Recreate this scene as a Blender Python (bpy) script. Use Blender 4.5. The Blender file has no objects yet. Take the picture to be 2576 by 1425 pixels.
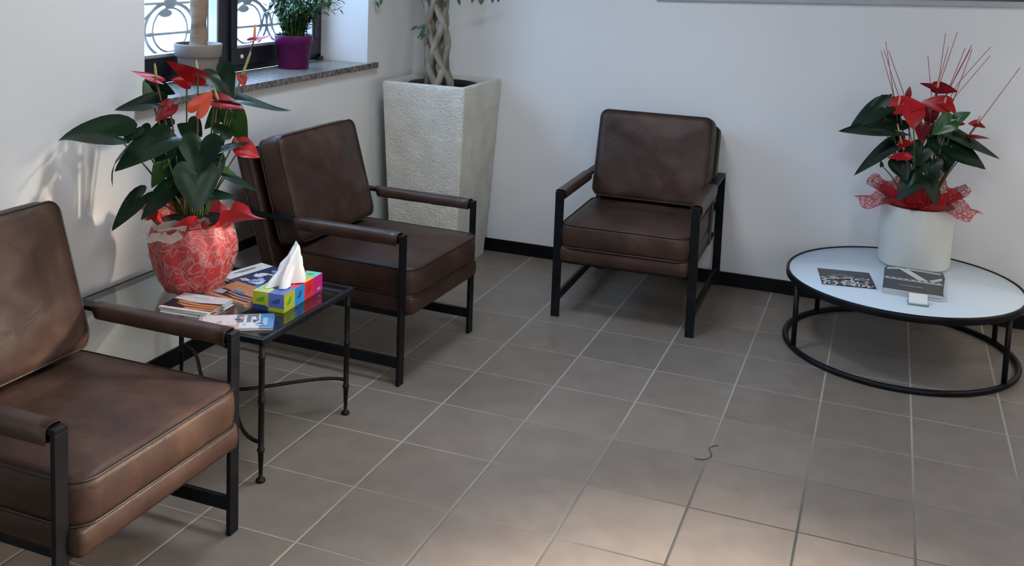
import bpy, bmesh, math, random
from mathutils import Vector, Matrix, noise

S = bpy.context.scene
COL = S.collection
PI = math.pi
R = math.radians

# ------------------------------------------------------------------ camera
CAM = Vector((1.47887, -4.30496, 1.67958))
ROT = Matrix(((0.93332, -0.07384, 0.35138), (0.35708, 0.08829, -0.92989), (0.03764, 0.99335, 0.10877)))
FPX, PPX, PPY = 2531.45, 1287.3, 169.02
cam = bpy.data.cameras.new('camera')
cam.sensor_width = 36.0
cam.lens = FPX / 2576 * 36
cam.shift_x = -(PPX - 1288) / 2576
cam.shift_y = -(712.5 - PPY) / 2576
cam.clip_start = 0.05
camo = bpy.data.objects.new('camera', cam)
COL.objects.link(camo)
camo.matrix_world = Matrix.Translation(CAM) @ ROT.to_4x4()
S.camera = camo

# ------------------------------------------------------------------ world and exposure
S.view_settings.view_transform = 'Standard'
S.view_settings.look = 'None'
S.view_settings.gamma = 1.0
S.view_settings.use_curve_mapping = False
S.view_settings.exposure = 0.30
try:
    S.cycles.use_denoising = True
    S.cycles.max_bounces = 8
    S.cycles.diffuse_bounces = 5
    S.cycles.transparent_max_bounces = 16
    S.cycles.sample_clamp_indirect = 8
    S.cycles.caustics_refractive = False
    S.cycles.caustics_reflective = False
except Exception:
    pass
W = bpy.data.worlds.new('daylight')
S.world = W
W.use_nodes = True
nt = W.node_tree
nt.nodes.clear()
wo = nt.nodes.new('ShaderNodeOutputWorld')
bg = nt.nodes.new('ShaderNodeBackground')
tc = nt.nodes.new('ShaderNodeTexCoord')
sep = nt.nodes.new('ShaderNodeSeparateXYZ')
rx = nt.nodes.new('ShaderNodeValToRGB')
mr = nt.nodes.new('ShaderNodeMapRange')
nt.links.new(tc.outputs['Generated'], sep.inputs[0])
nt.links.new(sep.outputs['X'], mr.inputs['Value'])
mr.inputs['From Min'].default_value = -0.6
mr.inputs['From Max'].default_value = 0.6
nt.links.new(mr.outputs[0], rx.inputs[0])
rx.color_ramp.elements[0].color = (0.62, 0.95, 1.55, 1)      # open sky over the street behind the grille
rx.color_ramp.elements[1].color = (1.0, 0.90, 0.80, 1)      # sunlit facades on the other side
nt.links.new(rx.outputs[0], bg.inputs['Color'])
mz = nt.nodes.new('ShaderNodeMapRange')                      # bright upper sky, dimmer street level
mz.inputs['From Min'].default_value = -0.08
mz.inputs['From Max'].default_value = 0.50
mz.inputs['To Min'].default_value = 2.6
mz.inputs['To Max'].default_value = 7.6
nt.links.new(sep.outputs['Z'], mz.inputs['Value'])
nt.links.new(mz.outputs[0], bg.inputs['Strength'])
nt.links.new(bg.outputs[0], wo.inputs[0])


def portal(loc, rot, sx, sy):
    l = bpy.data.lights.new('window_portal', 'AREA')
    l.shape = 'RECTANGLE'
    l.size, l.size_y = sx, sy
    l.cycles.is_portal = True
    o = bpy.data.objects.new('window_portal', l)
    o.location = loc
    o.rotation_euler = rot
    COL.objects.link(o)


portal((-1.60, -0.455, 1.72), (0, R(-90), 0), 1.30, 1.75)
portal((3.12, -0.05, 1.15), (0, R(90), 0), 2.2, 1.7)
portal((3.12, -3.3, 1.15), (0, R(90), 0), 2.2, 1.7)
portal((1.45, -6.55, 1.45), (R(90), 0, 0), 2.5, 2.1)

sun = bpy.data.lights.new('sun', 'SUN')
sun.energy = 12.0
sun.angle = R(4.5)
sun.color = (1.0, 0.84, 0.68)
so = bpy.data.objects.new('sun', sun)
COL.objects.link(so)
SUNDIR = Vector((-1.0, -0.52, -0.30)).normalized()
so.rotation_euler = SUNDIR.to_track_quat('-Z', 'Y').to_euler()


# ------------------------------------------------------------------ helpers
def ray(u, v):
    return ROT @ Vector(((u - PPX) / FPX, -(v - PPY) / FPX, -1.0))


def on_z(u, v, z):
    d = ray(u, v)
    return CAM + d * ((z - CAM.z) / d.z)


def at(u, v, cx, cy, off=0.0):
    """point seen at photo pixel u,v on the upright plane through (cx,cy) facing the viewer, off metres nearer"""
    n = Vector((CAM.x - cx, CAM.y - cy, 0)).normalized()
    p = Vector((cx, cy, 0)) + n * off
    d = ray(u, v)
    return CAM + d * ((p - CAM).dot(n) / d.dot(n))


MATS = {}


def mat(name, color=(0.8, 0.8, 0.8), rough=0.5, metal=0.0, spec=0.5, **kw):
    if name in MATS:
        return MATS[name]
    m = bpy.data.materials.new(name)
    m.use_nodes = True
    n = m.node_tree.nodes
    b = n['Principled BSDF']
    b.inputs['Base Color'].default_value = (*color, 1)
    b.inputs['Roughness'].default_value = rough
    b.inputs['Metallic'].default_value = metal
    b.inputs['Specular IOR Level'].default_value = spec
    for k, v in kw.items():
        b.inputs[k.replace('_', ' ')].default_value = v
    MATS[name] = m
    return m


def nd(m, kind, **kw):
    x = m.node_tree.nodes.new(kind)
    for k, v in kw.items():
        setattr(x, k, v)
    return x


def lk(m, a, b):
    m.node_tree.links.new(a, b)


def noisy(m, c1, c2, scale=5.0, detail=4.0, bump=0.0, bscale=40.0, lo=0.35, hi=0.65, bdist=0.01, stretch=(1, 1, 1), rough2=None):
    b = m.node_tree.nodes['Principled BSDF']
    t = nd(m, 'ShaderNodeTexCoord')
    mp = nd(m, 'ShaderNodeMapping')
    mp.inputs['Scale'].default_value = stretch
    lk(m, t.outputs['Object'], mp.inputs[0])
    n1 = nd(m, 'ShaderNodeTexNoise')
    n1.inputs['Scale'].default_value = scale
    n1.inputs['Detail'].default_value = detail
    lk(m, mp.outputs[0], n1.inputs['Vector'])
    r = nd(m, 'ShaderNodeValToRGB')
    r.color_ramp.elements[0].position = lo
    r.color_ramp.elements[1].position = hi
    r.color_ramp.elements[0].color = (*c1, 1)
    r.color_ramp.elements[1].color = (*c2, 1)
    lk(m, n1.outputs['Fac'], r.inputs[0])
    lk(m, r.outputs[0], b.inputs['Base Color'])
    if rough2:
        q = nd(m, 'ShaderNodeMapRange')
        q.inputs['To Min'].default_value = rough2[0]
        q.inputs['To Max'].default_value = rough2[1]
        lk(m, n1.outputs['Fac'], q.inputs[0])
        lk(m, q.outputs[0], b.inputs['Roughness'])
    if bump:
        n2 = nd(m, 'ShaderNodeTexNoise')
        n2.inputs['Scale'].default_value = bscale
        n2.inputs['Detail'].default_value = 5
        lk(m, mp.outputs[0], n2.inputs['Vector'])
        bp = nd(m, 'ShaderNodeBump')
        bp.inputs['Strength'].default_value = bump
        bp.inputs['Distance'].default_value = bdist
        lk(m, n2.outputs['Fac'], bp.inputs['Height'])
        lk(m, bp.outputs[0], b.inputs['Normal'])
    return m


class MB:
    def __init__(s):
        s.v = []
        s.f = []
        s.m = []
        s.sm = []
        s.mi = 0
        s.smooth = False

    def face(s, idx, smooth=None):
        s.f.append(tuple(idx))
        s.m.append(s.mi)
        s.sm.append(s.smooth if smooth is None else smooth)

    def add(s, vs, fs, smooth=None):
        o = len(s.v)
        s.v += [tuple(x) for x in vs]
        for f in fs:
            s.face([o + i for i in f], smooth)

    def box(s, a, b, M=None, smooth=False):
        x0, y0, z0 = a
        x1, y1, z1 = b
        vs = [Vector(c) for c in ((x0, y0, z0), (x1, y0, z0), (x1, y1, z0), (x0, y1, z0), (x0, y0, z1), (x1, y0, z1), (x1, y1, z1), (x0, y1, z1))]
        if M:
            vs = [M @ c for c in vs]
        s.add(vs, ((0, 3, 2, 1), (4, 5, 6, 7), (0, 1, 5, 4), (1, 2, 6, 5), (2, 3, 7, 6), (3, 0, 4, 7)), smooth)

    def tube(s, pts, r, n=10, closed=False, flat=None):
        """r: number or list; flat=(w,h) for a rectangular section"""
        pts = [Vector(p) for p in pts]
        k = len(pts)
        rs = r if isinstance(r, (list, tuple)) else [r] * k
        up = None
        base = len(s.v)
        for i, p in enumerate(pts):
            if closed:
                t = (pts[(i + 1) % k] - pts[i - 1]).normalized()
            else:
                t = (pts[min(i + 1, k - 1)] - pts[max(i - 1, 0)]).normalized()
            if up is None:
                up = Vector((0, 0, 1)) if abs(t.z) < 0.9 else Vector((0, 1, 0))
            a = t.cross(up)
            if a.length < 1e-6:
                a = t.orthogonal()
            a.normalize()
            b2 = a.cross(t).normalized()
            up = b2
            for j in range(n):
                th = 2 * PI * j / n
                s.v.append(tuple(p + (a * math.cos(th) + b2 * math.sin(th)) * rs[i]))
        rng = k if closed else k - 1
        for i in range(rng):
            for j in range(n):
                q = (i + 1) % k
                s.face((base + i * n + j, base + i * n + (j + 1) % n, base + q * n + (j + 1) % n, base + q * n + j), True)
        if not closed:
            s.face([base + j for j in range(n)][::-1], False)
            s.face([base + (k - 1) * n + j for j in range(n)], False)

    def lathe(s, prof, c=(0, 0, 0), n=40, close=True, wob=None):
        base = len(s.v)
        k = len(prof)
        for i, (r, z) in enumerate(prof):
            for j in range(n):
                th = 2 * PI * j / n
                rr = r if wob is None else r + wob(th, i)
                s.v.append((c[0] + rr * math.cos(th), c[1] + rr * math.sin(th), c[2] + z))
        for i in range(k - 1):
            for j in range(n):
                s.face((base + i * n + j, base + i * n + (j + 1) % n, base + (i + 1) * n + (j + 1) % n, base + (i + 1) * n + j), True)
        if close:
            s.face([base + j for j in range(n)][::-1], False)
            s.face([base + (k - 1) * n + j for j in range(n)], False)

    def ellipsoid(s, c, r, M=None, n=12, k=8):
        prof = []
        base = len(s.v)
        for i in range(k + 1):
            a = -PI / 2 + PI * i / k
            for j in range(n):
                th = 2 * PI * j / n
                p = Vector((r[0] * math.cos(a) * math.cos(th), r[1] * math.cos(a) * math.sin(th), r[2] * math.sin(a)))
                if M:
                    p = M @ p
                s.v.append(tuple(p + Vector(c)))
        for i in range(k):
            for j in range(n):
                s.face((base + i * n + j, base + i * n + (j + 1) % n, base + (i + 1) * n + (j + 1) % n, base + (i + 1) * n + j), True)

    def build(s, name, mats, parent=None, bevel=0, seg=2, loc=None):
        me = bpy.data.meshes.new(name)
        me.from_pydata(s.v, [], s.f)
        if not isinstance(mats, (list, tuple)):
            mats = [mats]
        for m in mats:
            me.materials.append(m)
        me.polygons.foreach_set('material_index', s.m)
        me.polygons.foreach_set('use_smooth', s.sm)
        me.update()
        o = bpy.data.objects.new(name, me)
        COL.objects.link(o)
        if parent:
            o.parent = parent
        if loc:
            o.location = loc
        if bevel:
            b = o.modifiers.new('bevel', 'BEVEL')
            b.width = bevel
            b.segments = seg
            b.limit_method = 'ANGLE'
        return o


def tag(o, label=None, cat=None, group=None, kind=None):
    for k, v in (('label', label), ('category', cat), ('group', group), ('kind', kind)):
        if v:
            o[k] = v
    return o


def empty(name, loc=(0, 0, 0), rz=0, label=None, cat=None, group=None, kind=None):
    o = bpy.data.objects.new(name, None)
    o.location = loc
    o.rotation_euler = (0, 0, rz)
    o.empty_display_size = 0.1
    COL.objects.link(o)
    return tag(o, label, cat, group, kind)


def children(o):
    return [c for c in bpy.data.objects if c.parent == o]


def copy_tree(o, parent=None):
    c = o.copy()
    COL.objects.link(c)
    c.parent = parent
    for ch in children(o):
        copy_tree(ch, c)
    return c


def rrect(w, d, r, n=6):
    """rounded rectangle outline (counter-clockwise), centred"""
    pts = []
    for (sx, sy, a0) in ((1, 1, 0), (-1, 1, 90), (-1, -1, 180), (1, -1, 270)):
        cx, cy = sx * (w / 2 - r), sy * (d / 2 - r)
        for i in range(n + 1):
            a = R(a0 + 90 * i / n)
            pts.append((cx + r * math.cos(a), cy + r * math.sin(a)))
    # add points on straight sides for bulge
    out = []
    k = len(pts)
    for i in range(k):
        p, q = pts[i], pts[(i + 1) % k]
        out.append(p)
        L = math.dist(p, q)
        m = max(1, int(L / 0.035))
        for j in range(1, m):
            out.append((p[0] + (q[0] - p[0]) * j / m, p[1] + (q[1] - p[1]) * j / m))
    return out


def cushion(w, d, h, crown, r=0.035, bulge=0.006, seed=0, wr=0.003, bottom=0.0):
    """padded cushion lying in xy, z 0..h, with crowned top; returns (body MB, piping MB)"""
    o = rrect(w, d, r)
    k = len(o)
    b = MB()
    b.smooth = True
    rings = []

    def ring(sc, z, ext=0.0):
        rr = []
        for (x, y) in o:
            L = math.hypot(x, y)
            px, py = x * sc, y * sc
            if ext:
                nx, ny = x / L, y / L
                if abs(abs(x) - w / 2) < 1e-4:
                    nx, ny = (1 if x > 0 else -1), 0
                elif abs(abs(y) - d / 2) < 1e-4:
                    nx, ny = 0, (1 if y > 0 else -1)
                px += nx * ext
                py += ny * ext
            n_ = noise.noise(Vector((px * 6 + seed, py * 6, z * 9))) * wr + noise.noise(Vector((px * 17 + seed, py * 17, z * 20))) * wr * 0.35
            if 0.0 < sc < 0.999:
                n2 = n_
                rr.append((px, py, z + n2))
            else:
                rr.append((px * (1 + n_ * 0.6), py * (1 + n_ * 0.6), z))
        rings.append(rr)
    N = 9
    for i in range(N):                                   # bottom, from centre outwards
        s_ = (i + 0.4) / N
        ring(s_, -bottom * (1 - s_ ** 2.5))
    for i in range(7):                                   # side
        t = i / 6
        ring(1.0, h * t, bulge * math.sin(PI * t))
    for i in range(N):
        s_ = 1 - (i + 1) / (N + 0.5)
        ring(s_, h + crown * (1 - s_ ** 2.6))
    for rr in rings:
        b.v += rr
    for i in range(len(rings) - 1):
        for j in range(k):
            b.face((i * k + j, i * k + (j + 1) % k, (i + 1) * k + (j + 1) % k, (i + 1) * k + j), True)
    b.face(list(range(k))[::-1], True)
    b.face([(len(rings) - 1) * k + j for j in range(k)], True)
    pp = MB()
    for z in (0.002, h - 0.001):
        pp.tube([(x * (1 + 0.0015 / (w / 2)), y * (1 + 0.0015 / (d / 2)), z) for x, y in o], 0.0036, 8, closed=True)
    return b, pp


# ------------------------------------------------------------------ materials
plaster = noisy(mat('white_plaster', rough=0.85, spec=0.25), (0.66, 0.67, 0.67), (0.70, 0.705, 0.70), 1.3, 4, 0.12, 60, 0.3, 0.7, 0.004)
black_base = noisy(mat('black_skirting', rough=0.35, spec=0.18), (0.003, 0.003, 0.004), (0.006, 0.006, 0.007), 8, 3)
metal = noisy(mat('black_steel', rough=0.38, metal=0.0, spec=0.16), (0.004, 0.0045, 0.006), (0.008, 0.009, 0.012), 9, 4, 0.1, 120, bdist=0.001, rough2=(0.28, 0.5))
iron = noisy(mat('black_wrought_iron', rough=0.45, spec=0.18), (0.004, 0.004, 0.004), (0.010, 0.0095, 0.009), 30, 4, 0.3, 150, bdist=0.002)
leather = mat('brown_leather', rough=0.42, spec=0.24)


def make_leather():
    m = leather
    b = m.node_tree.nodes['Principled BSDF']
    t = nd(m, 'ShaderNodeTexCoord')
    n1 = nd(m, 'ShaderNodeTexNoise')
    n1.inputs['Scale'].default_value = 4.5
    n1.inputs['Detail'].default_value = 7
    n1.inputs['Roughness'].default_value = 0.65
    lk(m, t.outputs['Object'], n1.inputs['Vector'])
    r = nd(m, 'ShaderNodeValToRGB')
    e = r.color_ramp.elements
    e[0].position, e[0].color = 0.3, (0.023, 0.0125, 0.0095, 1)
    e[1].position, e[1].color = 0.72, (0.078, 0.043, 0.030, 1)
    k = e.new(0.5)
    k.color = (0.043, 0.0225, 0.0160, 1)
    lk(m, n1.outputs['Fac'], r.inputs[0])
    lk(m, r.outputs[0], b.inputs['Base Color'])
    q = nd(m, 'ShaderNodeMapRange')
    q.inputs['To Min'].default_value = 0.34
    q.inputs['To Max'].default_value = 0.54
    lk(m, n1.outputs['Fac'], q.inputs[0])
    lk(m, q.outputs[0], b.inputs['Roughness'])
    v = nd(m, 'ShaderNodeTexVoronoi')
    v.inputs['Scale'].default_value = 420
    lk(m, t.outputs['Object'], v.inputs['Vector'])
    n2 = nd(m, 'ShaderNodeTexNoise')
    n2.inputs['Scale'].default_value = 14
    n2.inputs['Detail'].default_value = 3
    n2.inputs['Distortion'].default_value = 0.6
    lk(m, t.outputs['Object'], n2.inputs['Vector'])
    b1 = nd(m, 'ShaderNodeBump')
    b1.inputs['Strength'].default_value = 0.22
    b1.inputs['Distance'].default_value = 0.001
    lk(m, v.outputs['Distance'], b1.inputs['Height'])
    b2 = nd(m, 'ShaderNodeBump')
    b2.inputs['Strength'].default_value = 0.35
    b2.inputs['Distance'].default_value = 0.008
    lk(m, n2.outputs['Fac'], b2.inputs['Height'])
    lk(m, b1.outputs[0], b2.inputs['Normal'])
    lk(m, b2.outputs[0], b.inputs['Normal'])


make_leather()
piping_m = noisy(mat('dark_piping', rough=0.4), (0.009, 0.005, 0.004), (0.016, 0.009, 0.006), 12, 3)
arm_leather = noisy(mat('arm_sleeve_leather', rough=0.42), (0.030, 0.016, 0.012), (0.060, 0.030, 0.021), 9, 6, 0.25, 200, bdist=0.001)
lining = noisy(mat('black_under_cloth', rough=0.9, spec=0.2), (0.006, 0.006, 0.006), (0.012, 0.011, 0.011), 20, 2)
glass = mat('clear_glass', (0.93, 0.97, 0.95), 0.02, 0, 0.5, Transmission_Weight=1.0, IOR=1.45)


def sheet_glass(name, tint, base, grazing):
    m = mat(name)
    n = m.node_tree.nodes
    n.remove(n['Principled BSDF'])
    tr = nd(m, 'ShaderNodeBsdfTransparent')
    tr.inputs['Color'].default_value = (*tint, 1)
    gl = nd(m, 'ShaderNodeBsdfGlossy')
    gl.inputs['Roughness'].default_value = 0.02
    lw = nd(m, 'ShaderNodeLayerWeight')
    lw.inputs['Blend'].default_value = 0.5
    pw = nd(m, 'ShaderNodeMath', operation='POWER')
    pw.inputs[1].default_value = 3.0
    lk(m, lw.outputs['Facing'], pw.inputs[0])
    ma = nd(m, 'ShaderNodeMath', operation='MULTIPLY_ADD')
    lk(m, pw.outputs[0], ma.inputs[0])
    ma.inputs[1].default_value = grazing
    ma.inputs[2].default_value = base
    mx = nd(m, 'ShaderNodeMixShader')
    lk(m, ma.outputs[0], mx.inputs[0])
    lk(m, tr.outputs[0], mx.inputs[1])
    lk(m, gl.outputs[0], mx.inputs[2])
    lk(m, mx.outputs[0], n['Material Output'].inputs[0])
    return m


wglass = sheet_glass('window_glass', (0.98, 1.0, 0.99), 0.04, 0.5)
tglass = sheet_glass('tabletop_glass', (0.85, 0.90, 0.88), 0.07, 0.75)
granite = noisy(mat('speckled_granite', rough=0.28, spec=0.5), (0.10, 0.10, 0.10), (0.42, 0.40, 0.38), 55, 8, 0.05, 80, 0.38, 0.66, 0.001)
granite_raw = noisy(mat('rough_granite_edge', rough=0.7, spec=0.3), (0.05, 0.048, 0.045), (0.24, 0.22, 0.20), 45, 8, 0.6, 60, 0.36, 0.68, 0.004)
cement = noisy(mat('textured_cement', rough=0.85, spec=0.25), (0.60, 0.59, 0.52), (0.70, 0.69, 0.63), 9, 6, 0.0)


def make_cement():
    m = cement
    b = m.node_tree.nodes['Principled BSDF']
    t = nd(m, 'ShaderNodeTexCoord')
    a = nd(m, 'ShaderNodeTexNoise')
    a.inputs['Scale'].default_value = 62
    a.inputs['Detail'].default_value = 3
    a.inputs['Distortion'].default_value = 1.2
    lk(m, t.outputs['Object'], a.inputs['Vector'])
    r = nd(m, 'ShaderNodeValToRGB')
    r.color_ramp.elements[0].position = 0.40
    r.color_ramp.elements[1].position = 0.62
    lk(m, a.outputs['Fac'], r.inputs[0])
    bp = nd(m, 'ShaderNodeBump')
    bp.inputs['Strength'].default_value = 0.8
    bp.inputs['Distance'].default_value = 0.004
    lk(m, r.outputs[0], bp.inputs['Height'])
    lk(m, bp.outputs[0], b.inputs['Normal'])


make_cement()
soil = noisy(mat('dark_potting_soil', rough=0.95, spec=0.1), (0.004, 0.003, 0.003), (0.022, 0.016, 0.011), 40, 6, 0.8, 60, bdist=0.01)
bark = noisy(mat('grey_ficus_bark', rough=0.8, spec=0.2), (0.13, 0.11, 0.085), (0.34, 0.31, 0.26), 18, 6, 0.6, 60, 0.3, 0.7, 0.004, (1, 1, 0.5))
palm_bark = noisy(mat('pale_trunk_bark', rough=0.85, spec=0.2), (0.14, 0.092, 0.062), (0.33, 0.24, 0.17), 7, 6, 0.7, 22, 0.3, 0.7, 0.008, (1, 1, 2.2))
leaf_dark = noisy(mat('glossy_dark_leaf', rough=0.36, spec=0.2), (0.003, 0.011, 0.0055), (0.006, 0.024, 0.008), 9, 3, 0.15, 25, bdist=0.003)
leaf_light = noisy(mat('fresh_green_leaf', rough=0.3, spec=0.35), (0.014, 0.055, 0.012), (0.040, 0.11, 0.022), 9, 3, 0.15, 25, bdist=0.003)
leaf_ficus = noisy(mat('ficus_leaf', rough=0.35), (0.010, 0.045, 0.012), (0.035, 0.11, 0.030), 20, 3)
leaf_zz = noisy(mat('shrub_leaf', rough=0.35), (0.008, 0.040, 0.014), (0.040, 0.12, 0.030), 16, 3)
stalk_m = noisy(mat('green_stalk', rough=0.4), (0.05, 0.10, 0.025), (0.11, 0.17, 0.05), 20, 2)
stalk_red = noisy(mat('reddish_stalk', rough=0.4), (0.12, 0.045, 0.03), (0.16, 0.09, 0.04), 20, 2)
red = noisy(mat('waxy_red_spathe', rough=0.32, spec=0.3), (0.28, 0.008, 0.012), (0.42, 0.014, 0.018), 12, 3, 0.25, 30, bdist=0.003)
darkred = noisy(mat('deep_red_spathe', rough=0.32, spec=0.3), (0.13, 0.004, 0.010), (0.24, 0.008, 0.016), 12, 3, 0.25, 30, bdist=0.003)
orangered = noisy(mat('orange_red_spathe', rough=0.3), (0.50, 0.045, 0.018), (0.62, 0.09, 0.04), 9, 3, 0.2, 30, bdist=0.003)
spadix_m = noisy(mat('green_spadix', rough=0.6), (0.22, 0.26, 0.08), (0.34, 0.36, 0.13), 60, 3, 0.5, 250, bdist=0.001)
spadix_o = noisy(mat('orange_spadix', rough=0.6), (0.50, 0.20, 0.12), (0.62, 0.32, 0.18), 60, 3, 0.5, 250, bdist=0.001)
paper_red = noisy(mat('red_wrapping_paper', rough=0.5), (0.36, 0.008, 0.012), (0.52, 0.013, 0.015), 6, 3, 0.2, 12, bdist=0.01)
ribbon_m = noisy(mat('white_ribbon', rough=0.5), (0.40, 0.36, 0.33), (0.52, 0.48, 0.45), 10, 3)
ribbon_m.node_tree.nodes['Principled BSDF'].inputs['Alpha'].default_value = 0.62
ceramic = noisy(mat('white_ceramic', rough=0.4), (0.50, 0.51, 0.47), (0.55, 0.56, 0.52), 3, 2)
purple = noisy(mat('purple_plastic', rough=0.4, spec=0.2), (0.095, 0.007, 0.065), (0.120, 0.010, 0.080), 5, 2)
beige_pot = noisy(mat('beige_plastic', rough=0.55), (0.17, 0.140, 0.120), (0.20, 0.165, 0.142), 6, 2)
white_top = noisy(mat('white_tabletop', rough=0.22, spec=0.5), (0.64, 0.75, 0.84), (0.66, 0.77, 0.86), 2, 2)
alu = mat('pale_aluminium', (0.55, 0.58, 0.60), 0.35, 0.6)
dark_frame = noisy(mat('black_window_frame', rough=0.35), (0.008, 0.008, 0.012), (0.014, 0.014, 0.018), 6, 2)
grille_m = noisy(mat('grey_painted_iron', rough=0.6), (0.40, 0.42, 0.45), (0.50, 0.52, 0.55), 20, 3)
paper_w = noisy(mat('white_page_edges', rough=0.7), (0.70, 0.70, 0.68), (0.76, 0.76, 0.74), 20, 1)
tissue_m = mat('white_tissue', (0.86, 0.87, 0.88), 0.8, 0, 0.1, Subsurface_Weight=0.0)


def fiber_mat(name, color, scale, width, base=0.0, power=1.0, seed=0.0, rough=0.5, dist=0.6):
    """see-through web: random cell edges are fibres, the rest is open"""
    m = mat(name, color, rough, 0, 0.3)
    b = m.node_tree.nodes['Principled BSDF']
    t = nd(m, 'ShaderNodeTexCoord')
    nz = nd(m, 'ShaderNodeTexNoise')
    nz.inputs['Scale'].default_value = scale * 0.35
    lk(m, t.outputs['Object'], nz.inputs['Vector'])
    va = nd(m, 'ShaderNodeVectorMath', operation='MULTIPLY_ADD')
    lk(m, nz.outputs['Color'], va.inputs[0])
    va.inputs[1].default_value = (dist / scale * 2,) * 3
    lk(m, t.outputs['Object'], va.inputs[2])
    prev = None
    for sc in (scale, scale * 0.57):
        v = nd(m, 'ShaderNodeTexVoronoi', feature='DISTANCE_TO_EDGE')
        v.inputs['Scale'].default_value = sc
        lk(m, va.outputs[0], v.inputs['Vector'])
        q = nd(m, 'ShaderNodeMapRange')
        q.inputs['From Min'].default_value = 0.0
        q.inputs['From Max'].default_value = width
        q.inputs['To Min'].default_value = power
        q.inputs['To Max'].default_value = base
        lk(m, v.outputs['Distance'], q.inputs[0])
        if prev is None:
            prev = q.outputs[0]
        else:
            mx = nd(m, 'ShaderNodeMath', operation='MAXIMUM')
            lk(m, prev, mx.inputs[0])
            lk(m, q.outputs[0], mx.inputs[1])
            prev = mx.outputs[0]
    lk(m, prev, b.inputs['Alpha'])
    return m


veil_m = fiber_mat('white_fibre_veil', (0.62, 0.50, 0.49), 30, 0.07, 0.07, 0.42, dist=2.2)
net_m = fiber_mat('red_fibre_net', (0.40, 0.012, 0.02), 85, 0.16, 0.12, 1.0, dist=0.8)


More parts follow.
